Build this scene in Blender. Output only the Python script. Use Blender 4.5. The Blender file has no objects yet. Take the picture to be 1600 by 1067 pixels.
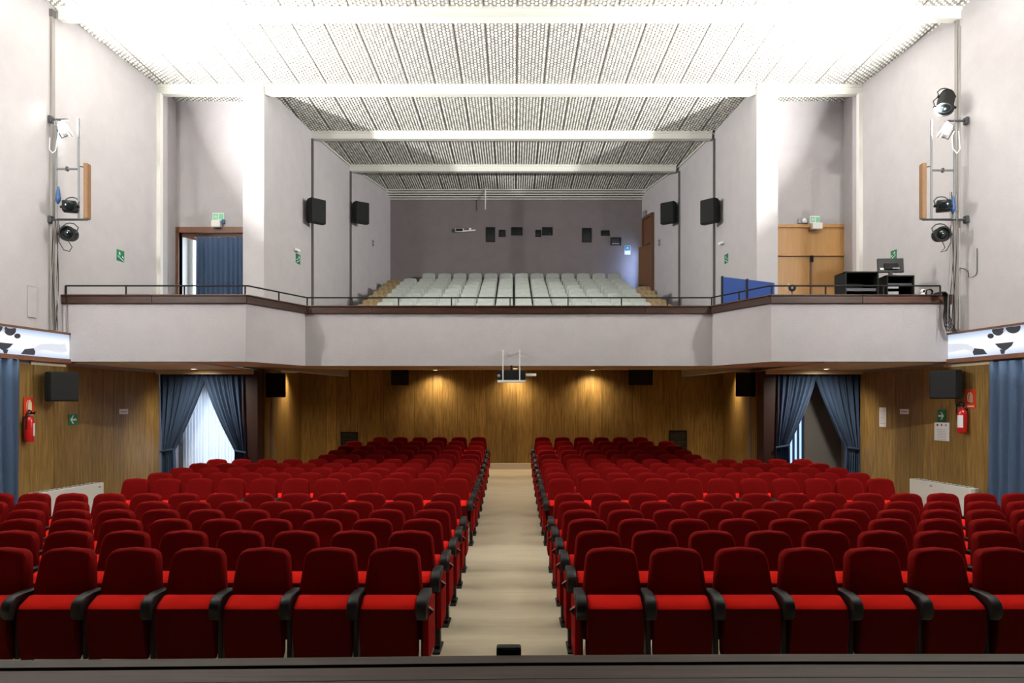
import bpy, bmesh, math, random
from mathutils import Vector, Matrix
random.seed(7)
R = math.radians
S = bpy.context.scene
COL = S.collection

# ------------------------------------------------------------------ camera
FPX, HX, HY = 1160.0, 803.0, 630.0          # focal length and vanishing point in photo pixels
CAMX, CAMZ = 0.09, 2.25
cam = bpy.data.cameras.new('camera'); camo = bpy.data.objects.new('camera', cam); COL.objects.link(camo)
cam.sensor_width = 36.0; cam.sensor_fit = 'HORIZONTAL'; cam.lens = 36.0*FPX/1600
cam.shift_x = (800-HX)/1600; cam.shift_y = (HY-533.5)/1600
cam.clip_start = .05; cam.clip_end = 200
camo.location = (CAMX, 0, CAMZ); camo.rotation_euler = (R(90), 0, 0)
S.camera = camo

# ------------------------------------------------------------------ world, exposure
w = bpy.data.worlds.new('world'); S.world = w; w.use_nodes = True
w.node_tree.nodes['Background'].inputs[0].default_value = (.5, .55, .65, 1)
w.node_tree.nodes['Background'].inputs[1].default_value = .02
S.view_settings.view_transform = 'Standard'; S.view_settings.look = 'None'
S.view_settings.gamma = 1; S.view_settings.use_curve_mapping = False
S.view_settings.exposure = 0.46
S.cycles.max_bounces = 10; S.cycles.diffuse_bounces = 7; S.cycles.sample_clamp_indirect = 6

def lamp(name, kind, loc, direction, power, color, parent=None, **kw):
    l = bpy.data.lights.new(name, kind); l.energy = power; l.color = color
    for k, v in kw.items(): setattr(l, k, v)
    o = bpy.data.objects.new(name, l); COL.objects.link(o)
    o.location = loc; o.rotation_mode = 'QUATERNION'
    o.rotation_quaternion = Vector(direction).to_track_quat('-Z', 'Y')
    if parent: o.parent = parent
    return o
FLOOD_W = 580; FRONT_W = 640; LOW_W = 90; FLOOD_C = (1.0, .98, .935)
SPOT_W = 90; SPOT_C = (1.0, .80, .54)
DAY_C = (.62, .76, 1.0)

# ------------------------------------------------------------------ pixel -> place helpers
def P(x, y, D): return Vector((CAMX+(x-HX)*D/FPX, D, CAMZ+(HY-y)*D/FPX))
def PX(x, D): return CAMX+(x-HX)*D/FPX
def PZ(y, D): return CAMZ+(HY-y)*D/FPX
ZB, ZC = 8.775, 8.965                      # underside of beams, ceiling
WALL_L = [(-8.716, 0), (-7.415, 15.67)]
WALL_R = [(8.716, 0), (7.415, 15.67)]
INNER_L = [(-5.18, 15.67), (-4.90, 18.33), (-4.52, 20.9), (-3.84, 23.6)]
INNER_R = [(5.21, 15.67), (5.05, 18.33), (4.76, 20.9), (4.16, 23.6)]
REAR_L = [(-5.42, 16.35), (-5.90, 20.8)]
REAR_R = [(5.46, 16.35), (5.96, 20.8)]
def on_wall(poly, x, y):
    """point where the sight line of a photo pixel meets a wall, and the wall's turn about z"""
    r = (x-HX)/FPX
    for i in range(len(poly)-1):
        (x0, d0), (x1, d1) = poly[i], poly[i+1]
        m = (x1-x0)/(d1-d0)
        D = (x0-m*d0-CAMX)/(r-m)
        if D <= d1+.001 or i == len(poly)-2:
            if x0 < 0: a = math.atan2(d1-d0, x1-x0)
            else: a = math.atan2(d0-d1, x0-x1)
            return Vector((CAMX+r*D, D, PZ(y, D))), a
def span(poly, xa, xb, y):
    a, rz = on_wall(poly, xa, y); b, _ = on_wall(poly, xb, y)
    return (a+b)/2, rz, (Vector(a.xy)-Vector(b.xy)).length

# ------------------------------------------------------------------ materials
MATS = {}
def mat(name, col, rough=.6, metal=0, col2=None, scale=40, bump=0, bscale=None, stretch=None, sheen=0, rnd=0, spec=.5, detail=4, emit=None, estr=0, coat=0):
    m = bpy.data.materials.new(name); m.use_nodes = True
    nt = m.node_tree; N = nt.nodes; L = nt.links; b = N['Principled BSDF']
    b.inputs['Roughness'].default_value = rough; b.inputs['Metallic'].default_value = metal
    b.inputs['Specular IOR Level'].default_value = spec
    if sheen:
        b.inputs['Sheen Weight'].default_value = sheen; b.inputs['Sheen Roughness'].default_value = .4
        b.inputs['Sheen Tint'].default_value = (1, .045, .035, 1)
    if coat: b.inputs['Coat Weight'].default_value = coat; b.inputs['Coat Roughness'].default_value = .25
    c4 = (*col, 1)
    b.inputs['Base Color'].default_value = c4
    out = None
    tc = N.new('ShaderNodeTexCoord'); mp = N.new('ShaderNodeMapping'); L.new(tc.outputs['Object'], mp.inputs['Vector'])
    if stretch: mp.inputs['Scale'].default_value = stretch
    if rnd:
        oi = N.new('ShaderNodeObjectInfo'); mu = N.new('ShaderNodeMath'); mu.operation = 'MULTIPLY'; mu.inputs[1].default_value = 37
        L.new(oi.outputs['Random'], mu.inputs[0]); cv = N.new('ShaderNodeCombineXYZ')
        for i in range(3): L.new(mu.outputs[0], cv.inputs[i])
        L.new(cv.outputs[0], mp.inputs['Location'])
    if col2:
        n = N.new('ShaderNodeTexNoise'); n.inputs['Scale'].default_value = scale; n.inputs['Detail'].default_value = detail
        n.inputs['Roughness'].default_value = .6
        L.new(mp.outputs[0], n.inputs['Vector'])
        cr = N.new('ShaderNodeValToRGB'); cr.color_ramp.elements[0].position = .32; cr.color_ramp.elements[1].position = .68
        cr.color_ramp.elements[0].color = c4; cr.color_ramp.elements[1].color = (*col2, 1)
        L.new(n.outputs['Fac'], cr.inputs[0]); out = cr.outputs[0]
        if rnd:
            hs = N.new('ShaderNodeHueSaturation'); ma = N.new('ShaderNodeMapRange')
            ma.inputs['To Min'].default_value = 1-rnd; ma.inputs['To Max'].default_value = 1+rnd
            L.new(oi.outputs['Random'], ma.inputs['Value']); L.new(ma.outputs[0], hs.inputs['Value']); L.new(out, hs.inputs['Color']); out = hs.outputs[0]
        L.new(out, b.inputs['Base Color'])
    if bump:
        n2 = N.new('ShaderNodeTexNoise'); n2.inputs['Scale'].default_value = bscale or scale; n2.inputs['Detail'].default_value = 3
        L.new(mp.outputs[0], n2.inputs['Vector'])
        bp = N.new('ShaderNodeBump'); bp.inputs['Strength'].default_value = bump; bp.inputs['Distance'].default_value = .01
        L.new(n2.outputs['Fac'], bp.inputs['Height']); L.new(bp.outputs[0], b.inputs['Normal'])
    if emit:
        b.inputs['Emission Color'].default_value = (*emit, 1); b.inputs['Emission Strength'].default_value = estr
    MATS[name] = m
    return m
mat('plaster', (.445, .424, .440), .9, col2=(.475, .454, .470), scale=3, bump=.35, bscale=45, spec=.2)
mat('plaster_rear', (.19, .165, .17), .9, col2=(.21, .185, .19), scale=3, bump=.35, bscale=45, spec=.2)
mat('ceiling_white', (.56, .57, .53), .8, spec=.2)
mat('panel_recess_shade', (.31, .295, .275), .85, spec=.2)  # shade between the raised bosses put into a darker slab colour
mat('panel_boss', (.65, .66, .62), .8, spec=.2)
mat('beam_white', (.66, .66, .61), .6)
mat('wood_panel', (.185, .105, .026), .42, col2=(.36, .225, .070), scale=3.0, stretch=(9, 9, .7), rnd=.16, bump=.05, bscale=8, spec=.4)
mat('wood_back', (.10, .05, .015), .6)
mat('cap_wood', (.030, .011, .006), .42, col2=(.072, .025, .013), scale=3, stretch=(1, 12, 12), rnd=.35, spec=.45)
mat('maroon_wood', (.035, .012, .010), .5, col2=(.05, .018, .014), scale=3, stretch=(10, 10, .6))
mat('door_wood', (.40, .205, .062), .35, col2=(.47, .25, .085), scale=3, stretch=(10, 10, .5), rnd=.06)
mat('door_dark', (.12, .055, .025), .4, col2=(.16, .075, .035), scale=3, stretch=(10, 10, .5))
mat('frame_wood', (.16, .065, .035), .4, col2=(.20, .085, .045), scale=4, stretch=(8, 8, .8))
mat('stage_wood', (.026, .015, .011), .5, col2=(.06, .036, .028), spec=.25, scale=2.2, stretch=(.6, 14, 8), rnd=.15, bump=.05, bscale=8)
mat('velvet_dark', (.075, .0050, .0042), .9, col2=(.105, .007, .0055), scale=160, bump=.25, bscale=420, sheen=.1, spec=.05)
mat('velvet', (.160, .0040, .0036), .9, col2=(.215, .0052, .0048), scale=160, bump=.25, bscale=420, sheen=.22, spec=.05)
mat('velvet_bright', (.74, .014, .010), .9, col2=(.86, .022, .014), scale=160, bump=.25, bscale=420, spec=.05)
mat('plastic_black', (.008, .008, .0085), .5, spec=.35, bump=.1, bscale=300)
mat('black_matte', (.0055, .006, .006), .7, spec=.3)
mat('speaker_grille', (.008, .009, .009), .8, spec=.3, col2=(.014, .015, .015), scale=300, bump=.3, bscale=400)
mat('metal_steel', (.55, .55, .55), .3, 1)
mat('metal_dark', (.06, .06, .065), .45, .6)
mat('tube_grey', (.16, .17, .18), .45, .4)
mat('conduit_grey', (.23, .21, .20), .6)
mat('duct_grey', (.33, .31, .30), .6)
mat('strip_grey', (.10, .09, .09), .7)
mat('white_paint', (.78, .77, .73), .5)
mat('white_plastic', (.82, .82, .80), .4)
mat('paper', (.80, .80, .82), .8)
mat('ink', (.06, .06, .07), .8)
mat('ink_grey', (.33, .33, .36), .8)
mat('green_sign', (.005, .17, .075), .5)
mat('green_pale', (.20, .60, .36), .5)
mat('blue_sign', (.012, .22, .34), .5)
mat('red_sign', (.72, .045, .012), .5)
mat('red_pale', (.80, .16, .07), .5)
mat('red_gloss', (.52, .012, .012), .25, coat=.5)
mat('cream', (.85, .78, .55), .5)
mat('white_sign', (.85, .86, .84), .5)
mat('blue_cloth', (.042, .078, .150), .85, col2=(.056, .098, .185), scale=120, bump=.2, bscale=300, sheen=0)
mat('blue_board', (.008, .050, .25), .7, col2=(.010, .058, .28), scale=60)
mat('blue_plug', (.012, .06, .18), .4)
mat('tan_board', (.20, .105, .045), .7, col2=(.23, .125, .056), scale=20)
mat('seat_grey', (.305, .33, .305), .8, col2=(.35, .38, .35), scale=8, bump=.15, bscale=200)
mat('seat_frame', (.03, .03, .03), .5)
mat('tan_carpet', (.14, .10, .05), .95, col2=(.25, .18, .10), scale=35, bump=.8, bscale=120)
mat('tan_seat', (.17, .12, .055), .9, col2=(.30, .22, .12), scale=14, bump=.6, bscale=90)
mat('soffit', (.56, .44, .27), .8, col2=(.60, .475, .30), scale=12)
mat('floor_vinyl', (.56, .50, .36), .32, col2=(.66, .59, .44), scale=1.6, stretch=(.7, 7, 1), spec=.4, detail=6)
mat('step_pale', (.68, .62, .50), .5)
mat('glass_dark', (.008, .012, .014), .12, spec=.6)
mat('vent_dark', (.02, .026, .03), .6)
mat('grey_wall', (.20, .19, .185), .8)
mat('stage_drape', (.012, .012, .014), .95)
mat('day_pane', (.8, .85, .95), .5, emit=(.78, .88, 1.0), estr=2.4)
mat('day_slit', (.5, .6, .9), .5, emit=(.30, .50, 1.0), estr=1.1)
mat('lens_on', (.9, .9, .9), .3, emit=(1, .98, .92), estr=200)
mat('spot_on', (.9, .9, .8), .3, emit=(1, .80, .5), estr=18)
mat('box_glow', (.16, .17, .19), .4, emit=(.80, .88, 1.0), estr=.80)
mat('art_grey', (.45, .48, .55), .6, emit=(.55, .60, .70), estr=.50)
mat('art_dark', (.02, .022, .03), .6, emit=(.2, .22, .30), estr=.06)
def translucent(name, col, tcol):
    m = bpy.data.materials.new(name); m.use_nodes = True; nt = m.node_tree; N = nt.nodes
    d = N.new('ShaderNodeBsdfDiffuse'); t = N.new('ShaderNodeBsdfTranslucent'); mx = N.new('ShaderNodeMixShader')
    d.inputs[0].default_value = (*col, 1); t.inputs[0].default_value = (*tcol, 1); mx.inputs[0].default_value = .6
    nt.links.new(d.outputs[0], mx.inputs[1]); nt.links.new(t.outputs[0], mx.inputs[2]); nt.links.new(mx.outputs[0], N['Material Output'].inputs[0])
    MATS[name] = m
translucent('sheer', (.75, .77, .80), (.85, .88, .92))
# box glow: fluorescent tube behind a print gives a brighter middle band
nt = MATS['box_glow'].node_tree; N = nt.nodes
tcn = N.new('ShaderNodeTexCoord'); sp = N.new('ShaderNodeSeparateXYZ'); nt.links.new(tcn.outputs['Object'], sp.inputs[0])
ab = N.new('ShaderNodeMath'); ab.operation = 'ABSOLUTE'; nt.links.new(sp.outputs['Z'], ab.inputs[0])
crn = N.new('ShaderNodeValToRGB'); nt.links.new(ab.outputs[0], crn.inputs[0])
crn.color_ramp.elements[0].position = .03; crn.color_ramp.elements[0].color = (1, 1, 1, 1)
crn.color_ramp.elements[1].position = .22; crn.color_ramp.elements[1].color = (.30, .42, .62, 1)
nt.links.new(crn.outputs[0], N['Principled BSDF'].inputs['Emission Color'])

# ------------------------------------------------------------------ mesh helpers
class MB:
    def __init__(s): s.bm = bmesh.new()
    def box(s, c, size, rot=None, bevel=0, seg=1):
        r = bmesh.ops.create_cube(s.bm, size=1); vs = r['verts']
        bmesh.ops.scale(s.bm, vec=Vector(size), verts=vs)
        if bevel:
            es = list({e for v in vs for e in v.link_edges})
            b = bmesh.ops.bevel(s.bm, geom=es, offset=bevel, segments=seg, affect='EDGES', profile=.5)
            vs = list({v for f in b['faces'] for v in f.verts} | {v for v in vs if v.is_valid})
        M = Matrix.Translation(Vector(c)) @ (rot.to_4x4() if rot else Matrix())
        bmesh.ops.transform(s.bm, matrix=M, verts=vs)
        return s
    def span(s, a, b, bevel=0, seg=1):
        a, b = Vector(a), Vector(b)
        return s.box((a+b)/2, [abs(v) for v in (b-a)], bevel=bevel, seg=seg)
    def poly(s, pts, vec):
        """flat polygon swept along vec"""
        vec = Vector(vec); v0 = [s.bm.verts.new(Vector(p)) for p in pts]; v1 = [s.bm.verts.new(Vector(p)+vec) for p in pts]
        n = len(pts); s.bm.faces.new(v0[::-1]); s.bm.faces.new(v1)
        for i in range(n): s.bm.faces.new((v0[i], v0[(i+1) % n], v1[(i+1) % n], v1[i]))
        return s
    def tube(s, pts, r, n=8, cap=True):
        pts = [Vector(p) for p in pts]; rings = []
        for i, p in enumerate(pts):
            t = (pts[min(i+1, len(pts)-1)]-pts[max(i-1, 0)]).normalized()
            u = t.cross(Vector((0, 1, .01)) if abs(t.y) < .9 else Vector((1, 0, 0))).normalized(); v = t.cross(u)
            rr = r[i] if isinstance(r, (list, tuple)) else r
            rings.append([s.bm.verts.new(p+u*math.cos(2*math.pi*k/n)*rr+v*math.sin(2*math.pi*k/n)*rr) for k in range(n)])
        for a, b in zip(rings, rings[1:]):
            for k in range(n): s.bm.faces.new((a[k], a[(k+1) % n], b[(k+1) % n], b[k]))
        if cap: s.bm.faces.new(rings[0][::-1]); s.bm.faces.new(rings[-1])
        return s
    def lathe(s, prof, c, axis=(0, 0, 1), n=20):
        """prof: (radius, height along axis) pairs"""
        ax = Vector(axis).normalized(); q = Vector((0, 0, 1)).rotation_difference(ax); rings = []; c = Vector(c)
        for (r, h) in prof:
            rings.append([s.bm.verts.new(c+q @ Vector((math.cos(2*math.pi*k/n)*max(r, 1e-4), math.sin(2*math.pi*k/n)*max(r, 1e-4), h))) for k in range(n)])
        for a, b in zip(rings, rings[1:]):
            for k in range(n): s.bm.faces.new((a[k], a[(k+1) % n], b[(k+1) % n], b[k]))
        s.bm.faces.new(rings[0][::-1]); s.bm.faces.new(rings[-1])
        return s
    def mesh(s, name, smooth=False):
        bmesh.ops.recalc_face_normals(s.bm, faces=s.bm.faces)
        me = bpy.data.meshes.new(name); s.bm.to_mesh(me); s.bm.free()
        if smooth:
            me.shade_smooth()
            try: me.set_sharp_from_angle(angle=R(40))
            except Exception: pass
        return me
    def build(s, name, m, parent=None, smooth=False, loc=None, rz=0):
        return obj(name, s.mesh(name, smooth), m, parent, loc, rz)
def obj(name, me, m, parent=None, loc=None, rz=0):
    o = bpy.data.objects.new(name, me); COL.objects.link(o)
    if not me.materials: me.materials.append(MATS[m] if isinstance(m, str) else m)
    if parent: o.parent = parent
    if loc is not None: o.location = loc
    o.rotation_euler.z = rz
    return o
def tag(o, label, cat, group=None):
    o['label'] = label; o['category'] = cat
    if group: o['group'] = group
    return o
def thing(name, label, cat, loc=(0, 0, 0), rz=0, group=None):
    o = bpy.data.objects.new(name, None); COL.objects.link(o); o.location = loc; o.rotation_euler.z = rz
    o.empty_display_size = .1
    return tag(o, label, cat, group)
def struct(o, label=None):
    o['kind'] = 'structure'
    if label: o['label'] = label
    return o
def copy_tree(root, loc, rz=0, label=None):
    r = root.copy(); COL.objects.link(r); r.location = loc; r.rotation_euler.z = rz
    if label: r['label'] = label
    for c in root.children:
        d = c.copy(); COL.objects.link(d); d.parent = r
        for g in c.children:
            e = g.copy(); COL.objects.link(e); e.parent = d
    return r
def wall_run(mb, poly, z0, z1, thick):
    """vertical wall along a plan line; thickness goes outward"""
    for (x0, d0), (x1, d1) in zip(poly, poly[1:]):
        s = -1 if x0 < 0 else 1
        mb.poly([(x0, d0, z0), (x1, d1, z0), (x1+s*thick, d1, z0), (x0+s*thick, d0, z0)], (0, 0, z1-z0))
    return mb

# ================================================================== SETTING
# ---- floor of the hall, dished then raked
FL = [(-4.5, .05), (5.6, .05), (6.8, .03), (7.7, 0), (8.6, -.03), (9.5, -.05), (10.4, -.05), (12.1, -.02), (15.4, .05), (17.6, .16), (19.85, .31), (20.6, .40), (20.9, .41)]
def fz(d):
    for (a, za), (b, zb) in zip(FL, FL[1:]):
        if d <= b: return za+(zb-za)*(d-a)/(b-a)
    return FL[-1][1]
m = MB()
rows_ = []
for d, z in FL: rows_.append([m.bm.verts.new((x, d, z)) for x in (-8.9, -4, 0, 4, 8.9)])
for a, b in zip(rows_, rows_[1:]):
    for k in range(4): m.bm.faces.new((a[k], a[k+1], b[k+1], b[k]))
FLOOR = struct(m.build('floor', 'floor_vinyl'), 'pale beige vinyl floor of the hall')

# ---- side walls (upper plaster, full height)
for sd, poly in ((-1, WALL_L), (1, WALL_R)):
    nm = 'left' if sd < 0 else 'right'
    m = MB(); wall_run(m, [(poly[0][0]-sd*-.1*0, -4.5)] + [poly[0], poly[1]], -.2, 9.1, .25)
    wall_run(m, [poly[1], (sd*7.42, 16.5)], 2.96, 9.1, .25)
    wall_run(m, [poly[1], (sd*7.56, 15.70), (sd*7.56, 17.4)], -.2, 2.96, .25)
    W = struct(m.build('wall_'+nm, 'plaster'), 'lilac grey plaster side wall, '+nm)
    # wooden boards on the lower part
    d = 9.3; k = 0
    u = (Vector((poly[1][0], poly[1][1], 0))-Vector((poly[0][0], poly[0][1], 0))).normalized()
    while d < 15.6:
        wd = random.choice((.26, .32, .40, .46)); e = min(d+wd, 15.66)
        if 15.66-e < .15: e = 15.66
        t = (d-0)/15.67; t2 = (e-.006)/15.67
        a = (poly[0][0]+(poly[1][0]-poly[0][0])*t, d); b = (poly[0][0]+(poly[1][0]-poly[0][0])*t2, e-.006)
        o = -sd*(.022+random.uniform(0, .004))
        mm = MB(); mm.poly([(a[0], a[1], fz(d)), (b[0], b[1], fz(e)), (b[0]+o, b[1], fz(e)), (a[0]+o, a[1], fz(d))], (0, 0, 2.885-fz(d)))
        mm.build('plank', 'wood_panel', W); d = e
    # pale lath above the boards
    a, _ = on_wall(poly, 45 if sd < 0 else 1556, 570); b, _ = on_wall(poly, 100 if sd < 0 else 1478, 570)
    mm = MB(); mm.poly([(a.x, a.y, 2.875), (b.x, b.y, 2.875), (b.x-sd*.04, b.y, 2.875), (a.x-sd*.04, a.y, 2.875)], (0, 0, .055)); mm.build('lath', 'cream', W)

# ---- columns and inner walls of the balcony
for sd, poly in ((-1, INNER_L), (1, INNER_R)):
    nm = 'left' if sd < 0 else 'right'
    xo = -5.62 if sd < 0 else 5.65
    m = MB(); m.poly([(poly[0][0]-sd*.004, 15.64, 3.0), (xo, 15.64, 3.0), (xo, 16.6, 3.0), (poly[0][0]+sd*.03, 16.6, 3.0)], (0, 0, 6.0))
    if sd > 0:                                        # doorway near the back on the right
        wall_run(m, poly[:3], 3.0, 9.1, .2)
        a, _ = on_wall(poly, 1021, 400); b, _ = on_wall(poly, 1008, 400)
        wall_run(m, [poly[2], (a.x, a.y)], 3.0, 9.1, .2); wall_run(m, [(a.x, a.y), (b.x, b.y)], 8.0, 9.1, .2)
        wall_run(m, [(a.x, a.y), (b.x, b.y)], 3.0, 5.62, .2); wall_run(m, [(b.x, b.y), poly[3]], 3.0, 9.1, .2)
        DOOR_A, DOOR_B = a, b
    else: wall_run(m, poly, 3.0, 9.1, .2)
    WI = struct(m.build('wall_balcony_'+nm, 'plaster'), 'plaster inner wall of the balcony, '+nm)
    for i, x in enumerate((487, 547) if sd < 0 else (1116, 1062)):
        px, d = poly[i+1]
        m = MB(); m.box((px-sd*.012, d, (ZB+3.3)/2), (.05, .09, ZB-3.3)); struct(m.build('trim_%d' % (i+1+(2 if sd > 0 else 0)), 'strip_grey'), 'dark grey joint strip on the balcony wall')
    # white cover strip in the corner of the side wall
    m = MB(); m.span((sd*7.43, 15.60, 2.95), (sd*7.34, 15.72, ZB)); struct(m.build('trim_%d' % (5 if sd < 0 else 6), 'white_paint'), 'white vertical cover strip at the wall corner')
    # thin white coving under ceiling on inner wall
    m = MB()
    for (a, b) in zip(poly[1:], poly[2:]): m.tube([(a[0]-sd*.03, a[1], ZC-.05), (b[0]-sd*.03, b[1], ZC-.05)], .022, 6)
    struct(m.build('trim_%d' % (7 if sd < 0 else 8), 'beam_white'), 'thin white coving along the balcony wall')
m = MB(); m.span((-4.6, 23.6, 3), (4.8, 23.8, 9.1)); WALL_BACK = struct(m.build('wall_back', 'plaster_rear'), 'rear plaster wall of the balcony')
# stage end behind the camera
m = MB(); m.span((-9.2, -4.7, -.2), (9.2, -4.5, 9.2)); m.span((-8.25, -4.5, 1), (-8.2, 3.45, 8.5)); m.span((8.2, -4.5, 1), (8.25, 3.45, 8.5)); m.span((-8.7, -4.5, 8.5), (8.7, 3.5, 8.6)); struct(m.build('wall_stage', 'stage_drape'), 'dark stage end behind the viewer')

# ---- alcove walls upstairs
ALC = 16.5
m = MB(); xl0, xl1 = PX(280, ALC), -5.70; ZDL = zt = PZ(362, ALC)
m.span((-7.6, ALC, zt), (-5.5, ALC+.15, 9.1)); m.span((-7.6, ALC, 3), (xl0, ALC+.15, zt)); m.span((xl1, ALC, 3), (-5.5, ALC+.15, zt))
struct(m.build('wall_alcove_left', 'plaster'), 'plaster wall above the left balcony doorway')
m = MB(); xr0, xr1 = 5.70, PX(1333, ALC); zr = PZ(355, ALC)
m.span((5.5, ALC, zr), (7.6, ALC+.15, 9.1)); m.span((xr1, ALC, 3), (7.6, ALC+.15, zr)); m.span((5.5, ALC, 3), (xr0, ALC+.15, zr))
struct(m.build('wall_alcove_right', 'plaster'), 'plaster wall above the right balcony doors')
# vestibule behind the left doorway
m = MB(); m.span((-7.9, ALC+1.6, 3), (-5.2, ALC+1.7, 6.6)); m.span((-7.95, ALC+.15, 3), (-7.85, ALC+1.7, 6.6)); m.span((-5.3, ALC+.15, 3), (-5.2, ALC+1.7, 6.6)); m.span((-7.95, ALC+.15, 6.5), (-5.2, ALC+1.7, 6.6))
struct(m.build('wall_vestibule', 'white_paint'), 'white vestibule behind the left balcony doorway')
WV = struct(MB().span((-7.75, ALC+1.56, 3.4), (-6.45, ALC+1.6, 6.3)).build('window_3', 'white_paint'), 'daylit window inside the vestibule')
MB().span((-7.70, ALC+1.54, 3.45), (-6.5, ALC+1.56, 6.25)).build('pane', 'day_pane', WV)

# ---- ceiling with embossed panels and beams
m = MB(); m.span((-9.2, -4.7, ZC+.03), (9.2, 24, ZC+.15)); CEIL = struct(m.build('ceiling', 'ceiling_white'), 'white ceiling of embossed panels')
PW = .57
def panel_mesh(l, wdt=PW):
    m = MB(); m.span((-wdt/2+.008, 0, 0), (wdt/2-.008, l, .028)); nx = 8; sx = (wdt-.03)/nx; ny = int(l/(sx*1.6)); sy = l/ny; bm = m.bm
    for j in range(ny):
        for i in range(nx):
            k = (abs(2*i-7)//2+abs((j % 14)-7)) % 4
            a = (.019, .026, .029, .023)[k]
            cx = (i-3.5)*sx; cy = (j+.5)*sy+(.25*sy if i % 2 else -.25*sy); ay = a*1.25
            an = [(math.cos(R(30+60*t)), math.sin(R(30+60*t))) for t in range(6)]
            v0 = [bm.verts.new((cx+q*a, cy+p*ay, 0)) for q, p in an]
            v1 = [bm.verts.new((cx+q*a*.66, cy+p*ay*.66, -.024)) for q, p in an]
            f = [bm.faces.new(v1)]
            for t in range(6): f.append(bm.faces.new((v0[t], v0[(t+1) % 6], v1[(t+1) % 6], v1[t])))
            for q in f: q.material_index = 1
    me = m.mesh('ceiling_panel'); me.materials.append(MATS['panel_recess_shade']); me.materials.append(MATS['panel_boss'])
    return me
BEAMS = [9.80, 12.60, 15.67, 18.33, 20.90]
BAYS = [(9.80, 12.60, 7.85), (12.60, 15.67, 7.62), (15.67, 18.33, 5.2), (18.33, 20.90, 5.0), (20.90, 23.30, 4.6)]
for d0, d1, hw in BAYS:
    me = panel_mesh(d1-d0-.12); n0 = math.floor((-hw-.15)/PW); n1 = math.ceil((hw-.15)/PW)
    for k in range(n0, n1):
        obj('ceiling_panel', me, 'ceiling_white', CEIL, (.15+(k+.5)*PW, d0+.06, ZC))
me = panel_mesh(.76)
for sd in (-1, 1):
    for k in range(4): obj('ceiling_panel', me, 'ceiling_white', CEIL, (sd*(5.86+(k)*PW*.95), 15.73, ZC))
for i, d in enumerate(BEAMS):
    hw = (7.95, 7.68, 7.45, 4.98, 4.66)[i]
    m = MB(); m.span((-hw, d-.02, ZB), (hw, d+.16, ZC+.03), bevel=.01); m.span((-hw, d-.05, ZC-.06), (hw, d, ZC+.03))
    m.build('beam', 'beam_white', CEIL)
for x0, x1 in ((-5.62, -5.18), (5.21, 5.65)):
    MB().span((x0, 15.56, ZB-.02), (x1, 15.72, ZC+.02), bevel=.01).build('beam_block', 'beam_white', CEIL)
# slatted cove at the back of the balcony ceiling
for k in range(5):
    z = ZC-.01-.055*k; MB().span((-4.4, 23.22+.07*k, z-.035), (4.6, 23.30+.07*k, z), bevel=.006).build('cove_slat', 'beam_white', CEIL)

# ---- balcony: floor slab, parapet, wooden cap, soffit
PAR = [(-7.66, 12.75), (-4.515, 12.75), (-3.90, 14.2), (3.885, 14.2), (4.51, 12.75), (7.66, 12.75)]
m = MB(); m.poly([(x, d+.06, 3.2) for x, d in PAR] + [(7.66, 16.9, 3.2), (5.4, 24, 3.2), (-5.4, 24, 3.2), (-7.66, 16.9, 3.2)], (0, 0, .1))
FB = struct(m.build('floor_balcony', 'tan_carpet'), 'balcony floor')
m = MB()
for (x0, d0), (x1, d1) in zip(PAR, PAR[1:]):
    a, b = Vector((x0, d0, 0)), Vector((x1, d1, 0)); n = (b-a).normalized().cross(Vector((0, 0, 1)))*-.12
    m.poly([(x0, d0, 2.965), (x1, d1, 2.965), (x1+n.x, d1+n.y, 2.965), (x0+n.x, d0+n.y, 2.965)], (0, 0, 1.0))
WP = struct(m.build('wall_balcony_front', 'plaster'), 'plaster parapet of the balcony')
# cap planks
for si, ((x0, d0), (x1, d1)) in enumerate(zip(PAR, PAR[1:])):
    a, b = Vector((x0, d0, 0)), Vector((x1, d1, 0)); L = (b-a).length; t = (b-a)/L; n = t.cross(Vector((0, 0, 1)))
    cuts = [0, L] if si in (1, 3) else ([0, 1.55, L] if si in (0, 4) else [0, 1.27, 3.3, 4.9, 6.5, L])
    for c0, c1 in zip(cuts, cuts[1:]):
        e0 = c0-(.02 if c0 == 0 and si in (1, 2, 3, 4) else -.002); e1 = c1+(.02 if c1 == L and si < 4 else -.002)
        p = a+t*((e0+e1)/2)
        o = MB().span((-(e1-e0)/2, -.045, 3.962), ((e1-e0)/2, .16, 4.085), bevel=.006).build('cap_plank', 'cap_wood', WP, False, (p.x, p.y, 0), math.atan2(t.y, t.x))
        o = MB().span((-(e1-e0)/2, -.065, 4.085), ((e1-e0)/2, .18, 4.112), bevel=.008).build('cap_board', 'cap_wood', WP, False, (p.x, p.y, 0), math.atan2(t.y, t.x))
m = MB()
bm = m.bm
def sz(d): return 2.965+max(0, d-14.2)*.033
vs = [bm.verts.new((x, d, sz(d))) for x, d in ((-4.515, 12.75), (-3.90, 14.2), (3.885, 14.2), (4.51, 12.75), (5.5, 12.75), (5.5, 14.2), (6.05, 20.85), (-6.05, 20.85), (-5.5, 14.2), (-5.5, 12.75))]
bm.faces.new((vs[0], vs[1], vs[8], vs[9])); bm.faces.new((vs[3], vs[4], vs[5], vs[2])); bm.faces.new((vs[1], vs[2], vs[5], vs[6], vs[7], vs[8]))
for sd in (-1, 1):
    m.span((sd*5.44, 12.80, 2.95), (sd*7.9, 17.4, 2.97))
    m.span((sd*5.40, 15.55, 2.86), (sd*7.6, 15.66, 2.96))
SOF = struct(m.build('ceiling_soffit', 'soffit'), 'beige underside of the balcony')
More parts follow.
